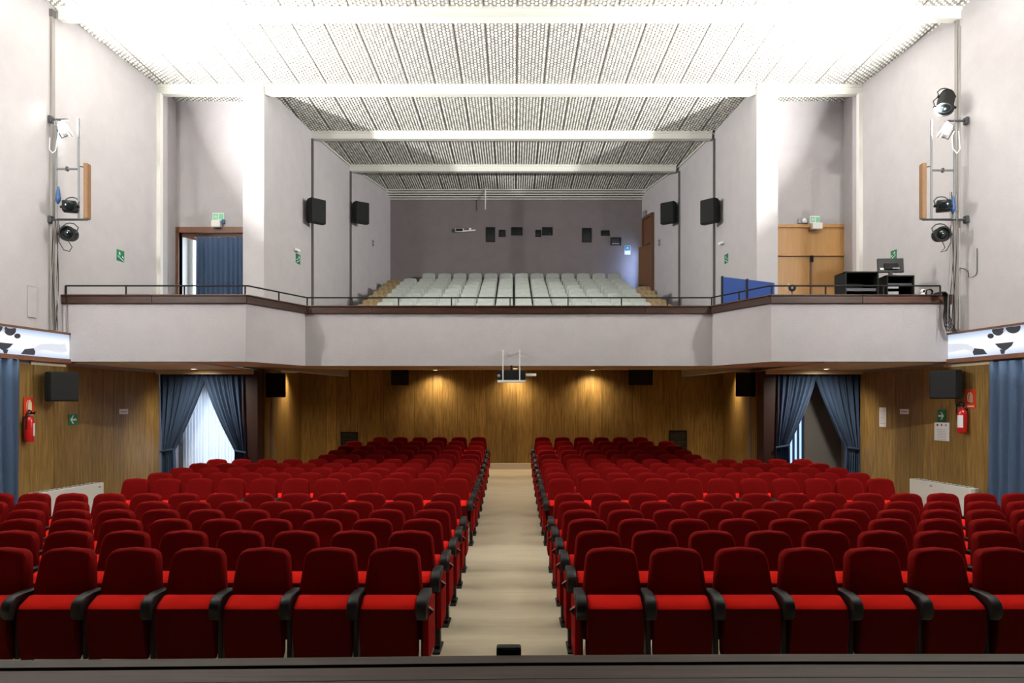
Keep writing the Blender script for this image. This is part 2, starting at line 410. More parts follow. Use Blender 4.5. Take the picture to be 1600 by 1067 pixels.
# lower rear walls with boards, pilasters
m = MB(); wall_run(m, REAR_L, -.1, 3.4, .2); wall_run(m, REAR_R, -.1, 3.4, .2); m.span((-6.2, 20.82, -.1), (6.2, 21.0, 3.4))
WR_ = struct(m.build('wall_rear', 'wood_back'), 'rear wall of the hall faced with boards')
x = -5.9
while x < 5.96:
    e = min(x+random.choice((.28, .34, .40, .46, .52)), 5.96)
    if 5.96-e < .14: e = 5.96
    y0 = 20.80+random.uniform(0, .004)
    MB().span((x+.003, y0, .56), (e-.003, 20.83, 3.25), bevel=.003).build('plank', 'wood_panel', WR_); x = e
for poly in (REAR_L, REAR_R):
    (x0, d0), (x1, d1) = poly; L = math.hypot(x1-x0, d1-d0); s = 0; sd = -1 if x0 < 0 else 1
    while s < L-.01:
        e = min(s+random.choice((.30, .38, .46)), L)
        if L-e < .15: e = L
        f0, f1 = s/L, (e-.006)/L; a = (x0+(x1-x0)*f0, d0+(d1-d0)*f0); b = (x0+(x1-x0)*f1, d0+(d1-d0)*f1); o = -sd*.022
        mm = MB(); mm.poly([(a[0], a[1], 0), (b[0], b[1], 0), (b[0]+o, b[1], 0), (a[0]+o, a[1], 0)], (0, 0, 3.2)); mm.build('plank', 'wood_panel', WR_); s = e
MB().span((-5.85, 20.74, .38), (5.9, 20.81, .57), bevel=.005).build('baseboard_rear', 'step_pale')
struct(bpy.data.objects['baseboard_rear'], 'pale skirting step at the foot of the rear wall')
for sd, x0, x1 in ((-1, -5.76, -5.41), (1, 5.45, 5.80)):
    m = MB().span((x0, 15.95, 0), (x1, 16.5, 2.96), bevel=.01)
    struct(m.build('wall_pilaster_'+('left' if sd < 0 else 'right'), 'maroon_wood'), 'dark maroon pilaster beside the curtained recess')
# recess walls downstairs with windows
m = MB(); m.span((-7.6, 16.95, -.1), (-5.7, 17.1, .5)); m.span((-7.6, 16.95, 2.5), (-5.7, 17.1, 3.0)); m.span((-7.6, 16.95, .5), (-7.25, 17.1, 2.5)); m.span((-5.75, 16.95, .5), (-5.45, 17.1, 2.5)); m.span((-5.7, 16.4, 0), (-5.5, 17.1, 3))
struct(m.build('wall_recess_left', 'grey_wall'), 'wall of the left curtained recess')
m = MB()
for a, b in (((-7.25, .5), (-7.18, 2.5)), ((-5.82, .5), (-5.75, 2.5)), ((-7.25, .5), (-5.75, .57)), ((-7.25, 2.43), (-5.75, 2.5)), ((-6.53, .5), (-6.47, 2.5))): m.span((a[0], 16.97, a[1]), (b[0], 17.03, b[1]))
WN = struct(m.build('window_1', 'white_paint'), 'daylit window behind the left curtains')
for a, b in ((-7.18, -6.53), (-6.47, -5.82)): MB().span((a, 17.0, .57), (b, 17.01, 2.43)).build('pane', 'day_pane', WN)
m = MB(); m.span((6.72, 16.95, -.1), (7.6, 17.1, 3.0)); m.span((5.5, 16.95, -.1), (6.15, 17.1, 3.0)); m.span((6.15, 16.95, 2.0), (6.72, 17.1, 3)); m.span((6.15, 16.95, -.1), (6.72, 17.1, .5)); m.span((5.55, 16.4, 0), (5.75, 17.1, 3))
struct(m.build('wall_recess_right', 'grey_wall'), 'grey wall of the right curtained recess')
m = MB(); m.span((6.15, 17.02, .5), (6.72, 17.04, 2.0)); WN2 = struct(m.build('window_2', 'day_slit'), 'blue daylit window with vertical slats')
for k in range(6): MB().box((6.17+.105*k, 16.98, 1.25), (.065, .012, 1.5), Matrix.Rotation(R(25), 3, 'Z')).build('slat', 'blue_cloth', WN2)

# ---- stage
SE = [(-2.9, 3.571), (-1.2, 3.616), (.09, 3.657), (1.4, 3.676), (2.9, 3.676)]
m = MB(); m.poly([(-8.4, 3.50, .05)] + [(x, d-.005, .05) for x, d in SE] + [(8.4, 3.676, .05), (8.4, -4.4, .05), (-8.4, -4.4, .05)], (0, 0, .91))
ST = struct(m.build('floor_stage', 'stage_wood'), 'dark wooden stage at the viewer')
EDGE = [(-8.3, 3.48)] + SE + [(8.3, 3.676)]
m = MB(); pts = [(x, d+.02, .955) for x, d in EDGE] + [(x, d-.085, .955) for x, d in EDGE[::-1]]; m.poly(pts, (0, 0, .047)); m.build('stage_nosing', 'stage_wood', ST)
d = 3.45
for k in range(7):
    m = MB(); a = -.095-.17*k; b = a-.163
    pts = [(x, dd+a-.01, .955) for x, dd in EDGE] + [(x, dd+b-.01, .955) for x, dd in EDGE[::-1]]
    m.poly(pts, (0, 0, .038)); m.build('board', 'stage_wood', ST)
MB().span((-8.2, -4.3, .955), (8.2, 2.15, .99)).build('stage_deck', 'stage_wood', ST)

# ================================================================== RED SEATS
def ring_pts(hw_b, hw_m, hw_t, z0, z1, rc, n=5):
    """rounded outline of a backrest, half widths at bottom / middle / top"""
    zm = z0+(z1-z0)*.45; pts = [(-hw_b, z0), (hw_b, z0), (hw_m, zm)]
    def arc(cx, cz, a0, a1): return [(cx+rc*math.cos(a0+(a1-a0)*i/n), cz+rc*math.sin(a0+(a1-a0)*i/n)) for i in range(n+1)]
    pts += arc(hw_t-rc, z1-rc, R(10), R(84)); pts += [(0, z1+.012)] + [(-x, z) for x, z in arc(hw_t-rc, z1-rc, R(10), R(84))[::-1]]; pts += [(-hw_m, zm)]
    return pts
def back_mesh(hw, z0, z1, rc, th, lean, name='backrest'):
    base = ring_pts(*hw, z0, z1, rc); cz = (z0+z1)/2; m = MB(); bm = m.bm; rings = []
    for sx, y in ((.90, th*.55), (.97, th*.5), (1, th*.2), (1, -th*.15), (.985, -th*.36), (.93, -th*.48), (.80, -th*.5)):
        rings.append([bm.verts.new((x*sx if sx > .95 else x*(1-(1-sx)), y+(z-z0)*lean, cz+(z-cz)*(1-(1-sx)*.75))) for x, z in base])
    n = len(base)
    for a, b in zip(rings, rings[1:]):
        for k in range(n): bm.faces.new((a[k], a[(k+1) % n], b[(k+1) % n], b[k]))
    bm.faces.new(rings[0]); bm.faces.new(rings[-1][::-1])
    return m.mesh(name, True)
def extrude_x(prof, hw, inset=.012):
    m = MB(); bm = m.bm; rings = []
    cy = sum(p[0] for p in prof)/len(prof); cz = sum(p[1] for p in prof)/len(prof)
    for x, k in ((-hw, .80), (-hw+inset*.4, .93), (-hw+inset*1.5, 1), (hw-inset*1.5, 1), (hw-inset*.4, .93), (hw, .80)):
        kk = 1-(1-k)*.35
        rings.append([bm.verts.new((x, cy+(y-cy)*kk, cz+(z-cz)*kk)) for y, z in prof])
    n = len(prof)
    for a, b in zip(rings, rings[1:]):
        for k in range(n): bm.faces.new((a[k], a[(k+1) % n], b[(k+1) % n], b[k]))
    bm.faces.new(rings[0]); bm.faces.new(rings[-1])
    return m
SP = .52
me_back = back_mesh((.232, .238, .205), .36, 1.04, .085, .11, .17)
me_seat = extrude_x([(-.150, .25), (-.190, .43), (-.198, .60), (-.196, .640), (-.180, .654), (-.12, .683), (-.06, .708), (-.035, .705), (-.030, .55), (-.05, .27), (-.09, .23)], .218).mesh('seat', True)
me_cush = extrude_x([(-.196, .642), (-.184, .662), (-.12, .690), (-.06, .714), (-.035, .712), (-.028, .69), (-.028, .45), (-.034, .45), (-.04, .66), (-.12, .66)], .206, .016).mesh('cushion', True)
me_arm = extrude_x([(.10, .735), (-.08, .745), (-.19, .735), (-.245, .70), (-.262, .65), (-.250, .595), (-.215, .565), (-.19, .60), (-.17, .66), (.0, .685), (.10, .69)], .040, .008).mesh('armrest', True)
m = MB(); m.span((-.018, -.13, .24), (.018, .12, .69), bevel=.005); m.span((-.024, -.05, .03), (.024, .05, .26), bevel=.006); m.span((-.034, -.16, 0), (.034, .16, .022), bevel=.006); m.span((-.028, -.07, .02), (.028, .07, .06), bevel=.01)
me_leg = m.mesh('leg')
me_panel = MB().span((-.022, -.20, .24), (.022, .22, .66), bevel=.008, seg=2).mesh('side_panel')
m = MB(); m.poly([(0, -.18, .65), (.035, -.17, .625), (.035, -.155, .625), (0, -.145, .65)], (0, 0, .006)); me_tag = m.mesh('number_plate')
m = MB(); m.poly([(0, -.175, .65), (.033, -.175, .623), (.0, -.175, .58)], (0, .03, 0)); me_hold = m.mesh('plate_holder')
ROWD = [5.94+.88*k for k in range(6)] + [12.10+.82*k for k in range(5)] + [16.2, 17.1, 18.0, 18.93, 19.85]
NCOL = [None]*6 + [11]*5 + [7, 7, 7, 7, 6]
ORD = ['first', 'second', 'third', 'fourth', 'fifth', 'sixth', 'seventh', 'eighth', 'ninth', 'tenth', 'eleventh', 'twelfth', 'thirteenth', 'fourteenth', 'fifteenth', 'rearmost']
for ri, D in enumerate(ROWD):
    dy = D-.12
    for sd in (-1, 1):
        side = 'left' if sd < 0 else 'right'
        n = NCOL[ri]
        if n is None:
            lim = (HX/FPX*D-CAMX) if sd < 0 else ((1600-HX)/FPX*D+CAMX)
            n = int((lim+.30-.858)/SP)+1
        for c in range(n):
            if c == 0: which = 'at the centre aisle'
            else: which = ORD[c]+' from the centre aisle'
            rw = 'front row' if ri == 0 else (ORD[ri]+' row')
            t = thing('theatre_seat', 'folded red velvet seat, %s %s block, %s' % (rw, side, which), 'seat', (sd*(.858+SP*c)+random.uniform(-.006, .006), dy+random.uniform(-.008, .008), fz(dy)), R(random.uniform(-.8, .8)), 'red velvet seats in the stalls')
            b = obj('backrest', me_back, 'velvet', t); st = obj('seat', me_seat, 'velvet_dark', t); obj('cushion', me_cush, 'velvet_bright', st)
            obj('armrest', me_arm, 'plastic_black', t, (sd*SP/2, 0, 0)); obj('leg', me_leg, 'plastic_black', t, (sd*SP/2, 0, 0))
            if c == 0:
                obj('armrest', me_arm, 'plastic_black', t, (-sd*SP/2, 0, 0)); obj('leg', me_leg, 'plastic_black', t, (-sd*SP/2, 0, 0))
                p = obj('side_panel', me_panel, 'velvet', t, (-sd*(SP/2+.028), 0, 0))
                for me_, mm_ in ((me_hold, 'plastic_black'), (me_tag, 'metal_steel')):
                    q = obj('number_plate' if mm_ == 'metal_steel' else 'plate_holder', me_, mm_, p, (-sd*.022, 0, 0))
                    if sd > 0: q.rotation_euler.z = 0; q.scale.x = -1

# ================================================================== BALCONY SEATS
me_gb = back_mesh((.215, .222, .20), .36, .96, .06, .09, .20)
me_gs = extrude_x([(-.135, .30), (-.165, .46), (-.160, .60), (-.135, .655), (-.08, .68), (-.04, .665), (-.035, .5), (-.045, .31), (-.09, .27)], .205).mesh('seat', True)
m = MB(); m.span((-.015, -.10, .24), (.015, .10, .56), bevel=.004); m.span((-.02, -.04, 0), (.02, .04, .26)); m.span((-.028, -.12, 0), (.028, .12, .02))
me_gl = m.mesh('leg')
tiers = []
me_tb = me_gb.copy(); me_ts = me_gs.copy()
for k in range(8):
    D = 18+.72*k; zt = (4.70, 4.91, 5.13, 5.36, 5.58, 5.79, 6.00, 6.28)[k]; zf = zt-.96
    tiers.append((D, zf))
    for c in range(14):
        if k == 7 and c == 0: continue
        fromL = ORD[c] if c < 7 else ORD[13-c]; sid = 'left' if c < 7 else 'right'
        rw = ('front' if k == 0 else 'rearmost' if k == 7 else ORD[k])
        t = thing('balcony_seat', 'pale grey balcony seat in the %s visible row, %s from the %s end' % (rw, fromL if c < 7 else fromL, sid), 'seat', (.09+.48*(c-6.5), D-.10, zf), 0, 'grey seats on the balcony')
        obj('backrest', me_gb, 'seat_grey', t); obj('seat', me_gs, 'seat_grey', t)
        obj('leg', me_gl, 'seat_frame', t, (.24, 0, 0))
        if c == 0: obj('leg', me_gl, 'seat_frame', t, (-.24, 0, 0))
for k, (D, zf) in enumerate(tiers):
    for sd in (-1, 1):
        if k > (6 if sd < 0 else 4): continue
        x_ = -3.53 if sd < 0 else 3.73
        t = thing('end_seat', 'worn tan seat at the %s end of the %s visible balcony row' % ('left' if sd < 0 else 'right', 'front' if k == 0 else ORD[k]), 'seat', (x_, D-.10, zf-.05), 0, 'tan end seats on the balcony')
        obj('backrest', me_tb, 'tan_seat', t); obj('seat', me_ts, 'tan_seat', t); obj('leg', me_gl, 'seat_frame', t, (-.24*sd*-1, 0, 0))
    w_ = 5.1-.12*k
    MB().span((-w_+.25, D-.42, 3.3), (w_, D+.30 if k < 7 else 23.6, zf), bevel=.01).build('tier', 'tan_carpet', FB)
    for sd in (-1, 1):                       # half steps in the side gangways
        MB().span((sd*3.62, D-.72, 3.3), (sd*(w_-.2), D-.42, zf-.11), bevel=.01).build('step', 'tan_carpet', FB)

# ================================================================== GUARD RAIL
t = thing('guard_rail', 'thin black guard rail along the top of the balcony parapet', 'railing')
RZ = 4.275
rp = [(PX(103, 12.8), 12.80), (-4.50, 12.80), (-3.88, 14.25), (3.87, 14.25), (4.50, 12.80), (PX(1469, 12.8), 12.80)]
MB().tube([(x, d, RZ) for x, d in rp], .014, 6).build('handrail', 'black_matte', t)
posts = [(PX(x, 12.8), 12.80) for x in (103, 197, 288, 383, 1206, 1290, 1380, 1469)] + [(PX(x, 14.25), 14.25) for x in (480, 550, 622.7, 705.4, 797, 887.6, 971, 1043, 1112)] + [(-4.19, 13.52), (4.19, 13.52)]
for x, d in posts: MB().span((x-.011, d-.011, 4.10), (x+.011, d+.011, RZ)).build('post', 'black_matte', t)

# ================================================================== CURTAINS
def tied_curtain(xo, xi, d, z0, z1, tie_w, label, folds=7, ztie=None, parent=None):
    """one half of a pair: hangs from xo (outer) to xi (inner), drawn to the outer side at the tie"""
    t = thing('curtain', label, 'curtain', (0, 0, 0), 0, 'tied blue curtains of the recesses')
    ztie = ztie or z0+.75; W = xi-xo; sg = 1 if W > 0 else -1; nu, nv = 64, 30; m = MB(); bm = m.bm; G = []
    for j in range(nv+1):
        v = j/nv; z = z1+(z0-z1)*v; h = (z1-z)/(z1-ztie)
        if h <= 1: wd = W*(1-(1-tie_w)*(h**1.25)); amp = .035+.02*h; off = W*.04*h
        else:
            g = min(1, (z-ztie)/(z0-ztie)); wd = W*(tie_w+.06*g); amp = .05; off = W*(.04)
        row = []
        for i in range(nu+1):
            u = i/nu; ph = u*folds*2*math.pi+.5*math.sin(u*9)
            y = d+amp*math.sin(ph)+.02*math.sin(ph*2.3+v*2)
            sag = .10*math.sin(math.pi*min(1, h))*u*u if h <= 1 else 0
            row.append(bm.verts.new((xo+off+wd*u, y-sag*.3, z)))
        G.append(row)
    for a, b in zip(G, G[1:]):
        for k in range(nu): bm.faces.new((a[k], a[k+1], b[k+1], b[k]))
    o = m.build('cloth', 'blue_cloth', t, True)
    sm = o.modifiers.new('thickness', 'SOLIDIFY'); sm.thickness = .006
    c0 = xo+W*.04
    m = MB(); m.tube([(c0-sg*.01+W*tie_w*q, d-.075+.01*math.sin(q*9), ztie-.03+.05*q) for q in [i/8 for i in range(9)]], .022, 8); m.build('tieback', 'blue_cloth', t, True)
    return t
CD = 15.95
tied_curtain(PX(250, CD), PX(322, CD), CD, .12, 2.90, .28, 'blue curtain left half, left recess, tied back over the bright window', ztie=PZ(703, CD))
tied_curtain(PX(388, CD), PX(316, CD), CD, .12, 2.90, .24, 'blue curtain right half, left recess, tied back beside the maroon pilaster', ztie=PZ(705, CD))
tied_curtain(PX(1208, CD), PX(1277, CD), CD, .12, 2.90, .30, 'blue curtain left half, right recess, tied back over blue light slits', ztie=PZ(697, CD))
tied_curtain(PX(1346, CD), PX(1272, CD), CD, .12, 2.90, .30, 'blue curtain right half, right recess, tied back beside the side wall', ztie=PZ(700, CD))
def hung_curtain(name, a, b, z0, z1, m_, label, folds=8, amp=.04, group=None, off=0):
    a, b = Vector((*a, 0)), Vector((*b, 0)); t = (b-a).normalized(); n = t.cross(Vector((0, 0, 1))); m = MB(); G = []; nu = folds*10
    for j in range(9):
        v = j/8; z = z1+(z0-z1)*v; row = []
        for i in range(nu+1):
            u = i/nu; ph = u*folds*2*math.pi+.8*math.sin(u*7); p = a+(b-a)*u+n*(amp*(.6+.5*v)*math.sin(ph)+.3*amp*math.sin(ph*.37+2*v))
            row.append(m.bm.verts.new((p.x, p.y, z)))
        G.append(row)
    for p, q in zip(G, G[1:]):
        for k in range(nu): m.bm.faces.new((p[k], p[k+1], q[k+1], q[k]))
    o = m.build(name, m_, None, True); sm = o.modifiers.new('thickness', 'SOLIDIFY'); sm.thickness = .005
    return tag(o, label, 'curtain', group)
hung_curtain('sheer_curtain', (-7.35, 16.72), (-5.80, 16.72), .35, 2.7, 'sheer', 'white sheer curtain glowing with daylight in the left recess', 22, .018)
a, _ = on_wall(WALL_L, 15, 600)
hung_curtain('curtain', (-8.716+.083*9.6+.14, 9.6), (a.x+.12, a.y), .05, 2.93, 'blue_cloth', 'long straight blue curtain on the left side wall at picture edge', 9, .05)
a, _ = on_wall(WALL_R, 1556, 600)
hung_curtain('curtain', (8.716-.083*9.6-.14, 9.6), (a.x-.12, a.y), .05, 2.90, 'blue_cloth', 'long straight blue curtain on the right side wall at picture edge', 9, .05)
hung_curtain('door_curtain', (PX(306, 16.42), 16.44), (-5.66, 16.44), 3.32, PZ(370, 16.42), 'blue_cloth', 'blue curtain drawn across the left balcony doorway', 12, .04)

# ================================================================== DOORS
# left balcony doorway frame
m = MB(); y0, y1 = ALC-.03, ALC+.17; zt = ZDL
m.span((xl0-.10, y0, zt-.02), (xl1+.05, y1, zt+.10)); m.span((xl0-.10, y0, 3.3), (xl0, y1, zt))
m.span((xl0-.05, ALC+.12, zt-.09), (xl1, ALC+.17, zt)); m.box((xl0+.18, ALC+.13, zt-.10), (.5, .03, .06), Matrix.Rotation(R(16), 3, 'Y'))
struct(m.build('door_1', 'frame_wood'), 'brown wooden frame of the left balcony doorway')
# right balcony double door with transom
m = MB(); m.span((xr1-.02, ALC-.04, 3.3), (xr1+.07, ALC+.1, zr+.05)); m.span((xr0-.1, ALC-.04, zr-.01), (xr1+.07, ALC+.1, zr+.06)); ztr = PZ(398, ALC)
m.span((xr0-.1, ALC-.04, ztr-.03), (xr1, ALC+.05, ztr+.03))
D2 = struct(m.build('door_2', 'door_wood'), 'oak double door with transom panel on the right balcony')
MB().span((xr0-.1, ALC+.0, ztr+.03), (xr1-.02, ALC+.05, zr)).build('transom_panel', 'door_wood', D2)
xm = PX(1267, ALC)
for x0, x1 in ((xr0-.1, xm-.012), (xm+.012, xr1-.05)):
    o = MB().span((x0, ALC+.01, 3.32), (x1, ALC+.05, ztr-.04), bevel=.004).build('door_leaf', 'door_wood', D2)
MB().span((xm-.02, ALC-.03, 3.32), (xm+.02, ALC+.02, ztr-.05)).build('push_bar', 'door_dark', D2)
MB().box((xm, ALC-.05, ztr-.10), (.06, .05, .14)).build('closer', 'black_matte', D2)
# door high up in the right inner wall near the back
u = (DOOR_B-DOOR_A); u.z = 0; Ld = u.length; u.normalize(); rzd = math.atan2(u.y, u.x)
def dl(mb, name, mm_, par=None): return mb.build(name, mm_, par, False, (DOOR_A.x, DOOR_A.y, 0), rzd)
m = MB(); m.span((-.07, -.05, 5.6), (.0, .1, 8.06)); m.span((Ld, -.05, 5.6), (Ld+.05, .1, 8.06)); m.span((-.07, -.05, 8.0), (Ld+.05, .1, 8.07)); m.span((0, -.03, 7.20), (Ld, .05, 7.27))
D3 = struct(dl(m, 'door_3', 'door_dark'), 'tall dark wooden door at the back of the right balcony wall')
D3c = MB().span((0, 0, 7.27), (Ld, .04, 8.0)).build('transom_panel', 'door_dark', D3)
m = MB(); m.span((.0, 0, 5.62), (Ld*.97, .04, 7.13), bevel=.004); lf = m.build('door_leaf', 'door_dark', D3); lf.rotation_euler.z = R(20)
MB().tube([(Ld*.85, -.05, 6.40), (Ld*.25, -.05, 6.40)], .02, 6).build('push_bar', 'plastic_black', lf)
m = MB(); m.span((DOOR_A.x+.2, DOOR_A.y-.6, 5.5), (DOOR_A.x+1.4, DOOR_A.y-.5, 8.1)); m.span((DOOR_A.x+1.3, DOOR_A.y-.6, 5.5), (DOOR_A.x+1.4, 24.4, 8.1)); m.span((DOOR_A.x-.1, 24.3, 5.5), (DOOR_A.x+1.4, 24.4, 8.1)); m.span((DOOR_A.x+.15, DOOR_A.y-.6, 8.10), (DOOR_A.x+1.4, 24.4, 8.15))
struct(m.build('wall_landing', 'white_paint'), 'white landing behind the balcony door')

# ================================================================== FLOODLIGHTS, LIGHTING BRACKETS
def spotlight(name, c, aim, label, r=.11, ln=.24, kind='fresnel'):
    t = thing(name, label, 'spotlight', c, 0); q = Vector(aim).normalized()
    if kind == 'fresnel':
        MB().lathe([(r*.7, -ln), (r, -ln*.8), (r, 0), (r*1.12, .02), (r*1.12, .05), (r*.9, .05), (r*.85, .01)], (0, 0, 0), q, 18).build('lamp_housing', 'black_matte', t, True)
        MB().lathe([(r*.84, -.01), (r*.6, .02), (r*.2, .035), (.001, .036)], (0, 0, 0), q, 18).build('lens', 'glass_dark', t, True)
    else:
        MB().box((0, 0, 0), (r*2, ln, r*1.7), Vector((0, -1, 0)).rotation_difference(q).to_matrix(), .015).build('lamp_housing', 'black_matte', t)
        MB().lathe([(r*.62, 0), (r*.66, .03), (r*.5, .035), (r*.2, .04)], q*(ln/2), q, 16).build('lens', 'glass_dark', t, True)
    yk = [(-r*1.25, .0, 0), (-r*1.25, .05, r*1.0), (-r*.6, .06, r*1.55), (0, .06, r*1.65), (r*.6, .06, r*1.55), (r*1.25, .05, r*1.0), (r*1.25, 0, 0)]
    MB().tube(yk, .010, 6).build('yoke', 'metal_dark', t)
    for s in (-1, 1): MB().lathe([(.022, -.02), (.022, .03), (.012, .035)], (s*r*1.2, 0, 0), (s, 0, 0), 10).build('knob', 'black_matte', t)
    return t
BD = 12.42
def floodlight(c, aim, sd, up, label, power, beam=178):
    t = thing('floodlight', label, 'floodlight', c, 0, 'white ceiling floodlights')
    q = Vector((0, 0, 1)).rotation_difference(aim).to_matrix()
    MB().box(aim*-.05, (.22, .15, .10), q, .02).build('housing', 'white_plastic', t)
    m = MB()
    for e in (.11, -.11): m.box(aim*.012+q @ Vector((e, 0, 0)), (.012, .17, .035), q)
    for e in (.08, -.08): m.box(aim*.012+q @ Vector((0, e, 0)), (.23, .012, .035), q)
    m.build('rim', 'white_paint', t)
    MB().box(aim*.004, (.19, .13, .006), q).build('lens', 'lens_on', t)
    MB().tube([q @ Vector((-.125, 0, -.04)), q @ Vector((-.125, 0, -.14)), q @ Vector((.125, 0, -.14)), q @ Vector((.125, 0, -.04))], .009, 6).build('yoke', 'metal_dark', t)
    MB().tube([(0, 0, 0), (sd*.02, .0, up*.6), (sd*.03, 0, up)], .008, 6).build('hanger', 'metal_dark', t)
    lamp('flood_light', 'AREA', aim*.05, aim, power, FLOOD_C, t, shape='RECTANGLE', size=.19, size_y=.13, spread=R(beam))
    return t
for sd in (-1, 1):
    nm = 'left' if sd < 0 else 'right'
    X = (lambda x: PX(x, BD)) if sd < 0 else (lambda x: PX(x, BD))
    xp, xa, xb = (79, 88, 123) if sd < 0 else (1498, 1491, 1455)
    yT, yM, yB = (187, 264, 343) if sd < 0 else (189, 266, 343)
    wallx = sd*(8.716-.083*BD)
    # conduit on the wall
    p, rz = on_wall(WALL_L if sd < 0 else WALL_R, 80 if sd < 0 else 1497, 300)
    z0, z1 = PZ(516, p.y), PZ(16, p.y)
    t = thing('conduit', 'grey vertical cable conduit on the %s upper wall' % nm, 'conduit', (p.x, p.y, 0), rz)
    MB().span((-.035, -.045, z0), (.035, 0, z1), bevel=.005).build('duct', 'conduit_grey', t)
    MB().span((.045, -.03, z0), (.062, 0, z1-.3), bevel=.003).build('duct_side', 'duct_grey', t)
    MB().span((-.05, -.055, z1-.12), (.05, 0, z1)).build('junction_cap', 'strip_grey', t)
    # tube frame
    t = thing('lighting_bracket', 'grey tubular lighting bracket clamped to the %s wall' % nm, 'bracket')
    zT, zM, zBt = PZ(yT, BD), PZ(yM, BD), PZ(yB, BD)
    xa_, xb_ = X(xa), X(xb)
    for x, n_ in ((xa_, 'upright'), (xb_, 'upright')): MB().tube([(x, BD, zBt), (x, BD, zT+.02)], .017, 8).build(n_, 'tube_grey', t)
    MB().tube([(wallx, BD, zT), (X(106 if sd < 0 else 1481), BD, zT)], .018, 8).build('arm', 'metal_dark', t)
    MB().tube([(xa_, BD, zM), (xb_, BD, zM)], .018, 8).build('crossbar', 'tube_grey', t)
    MB().tube([(wallx, BD, zBt), (X(137 if sd < 0 else 1441), BD, zBt)], .018, 8).build('arm', 'metal_dark', t)
    MB().box((X(105 if sd < 0 else 1473), BD, zM), (.03, .05, .07)).build('clamp', 'metal_dark', t)
    for z in (zT, zBt): MB().box((wallx-sd*.03, BD, z), (.06, .10, .12), None, .01).build('clamp', 'metal_dark', t)
    # tan panel loudspeaker
    x0, x1 = ((128, 138) if sd < 0 else (1441, 1450))
    t = thing('column_speaker', 'slim tan column loudspeaker on the %s lighting bracket' % nm, 'speaker', (X((x0+x1)/2), BD+.06, zBt+.02))
    h_ = PZ(254, BD)-zBt-.02
    MB().span((-.035, -.06, 0), (.030, .06, h_), bevel=.010, seg=2).build('cabinet', 'tan_board', t)
    MB().span((.026 if sd < 0 else -.041, -.05, .02), (.036 if sd < 0 else -.031, .05, h_-.02)).build('grille', 'tan_board', t)
    MB().tube([(-sd*0+sd*.03, 0, h_-.06), (xb_-X((x0+x1)/2), -.06, h_-.06)], .010, 6).build('mount', 'metal_dark', t)
    c = P(*((104, 201) if sd < 0 else (1474, 203)), BD+.02)
    floodlight(c, Vector((-sd*.84, .22, .50)).normalized(), sd, zT-c.z, 'white floodlight tilted up beside the bright patch on the %s upper wall' % nm, FLOOD_W, 127)
    # its twin nearer the stage, on a short arm
    wx = sd*(8.716-.083*8.3); c = Vector((wx-sd*.95, 8.3, 6.15))
    tf = floodlight(c, Vector((-sd*.36, .14, .92)).normalized(), sd, .18, 'white floodlight on the %s wall nearer the stage, tilted up' % nm, FRONT_W, 124)
    floodlight(c+Vector((sd*.30, 0, -.12)), Vector((-sd*.34, .92, -.12)).normalized(), sd, .30, 'white floodlight on the %s wall nearer the stage, turned to the balcony' % nm, LOW_W, 150)
    MB().tube([(0, 0, .18), (sd*.94, 0, .18)], .018, 8).build('arm', 'metal_dark', tf); MB().box((sd*.92, 0, .18), (.05, .1, .12), None, .01).build('wall_plate', 'metal_dark', tf)
    # black stage lights
    a1 = P(*((109, 323) if sd < 0 else (1474, 322)), BD-.05); a2 = P(*((106, 365) if sd < 0 else (1472, 366)), BD-.05)
    spotlight('stage_spotlight', a1, (-sd*.45, -.9, -.10), 'black boxy stage spotlight above the lower arm, %s bracket' % nm, .105, .26, 'box')
    spotlight('stage_spotlight', a2, (-sd*.25, -.95, -.12), 'black round stage spotlight hung under the lower arm, %s bracket' % nm, .115, .24)
    tag(MB().tube([a2+Vector((0, 0, -.11)), a2+Vector((.06, .02, -.22)), a2+Vector((0, .04, -.29)), a2+Vector((sd*.10, .05, -.26)), a2+Vector((sd*.18, .05, -.12)), a2+Vector((sd*.17, .05, .16))], .007, 6).build('lamp_cable', 'black_matte', None, True), 'thin black cable looping below the round stage spotlight, %s wall' % nm, 'cable')
    # plug and cables
    pl = P(91 if sd < 0 else 1489, 303 if sd < 0 else 318, BD-.04)
    t = thing('power_plug', 'bright blue power connector beside the %s bracket upright' % nm, 'connector', pl)
    MB().lathe([(.012, .12), (.025, .08), (.032, .02), (.036, .0), (.036, -.05)][::-1], (0, 0, 0), (0, 0, 1), 12).build('plug', 'blue_plug', t, True)
    MB().lathe([(.040, -.05), (.040, -.10), (.03, -.13), (.012, -.17)][::-1], (.015, 0, 0), (.15, 0, 1), 12).build('socket', 'blue_plug', t, True)
    for k in range(6):
        x0 = (84+1.2*k) if sd < 0 else (1494-1.6*k); pts = []
        for i in range(15):
            f = i/14; y = (345 if sd < 0 else 300)+f*((516 if sd < 0 else 514)-(345 if sd < 0 else 300))
            xx = x0+((-3+k*.3)*math.sin(f*2.2+k)+1.5*math.sin(f*7+2*k)) if sd < 0 else x0+(2+k*.5)*math.sin(f*3+k*1.3)+3*math.sin(f*math.pi)*(k % 2)-f*4*(k % 3)
            pts.append(P(xx, y, BD-.02+.012*k))
        tag(MB().tube(pts, .006, 5).build('hanging_cable', 'black_matte' if k % 2 else 'conduit_grey', None, True), 'thin cable hanging in the bundle down the %s conduit' % nm, 'cable', 'cables down the %s conduit' % nm)
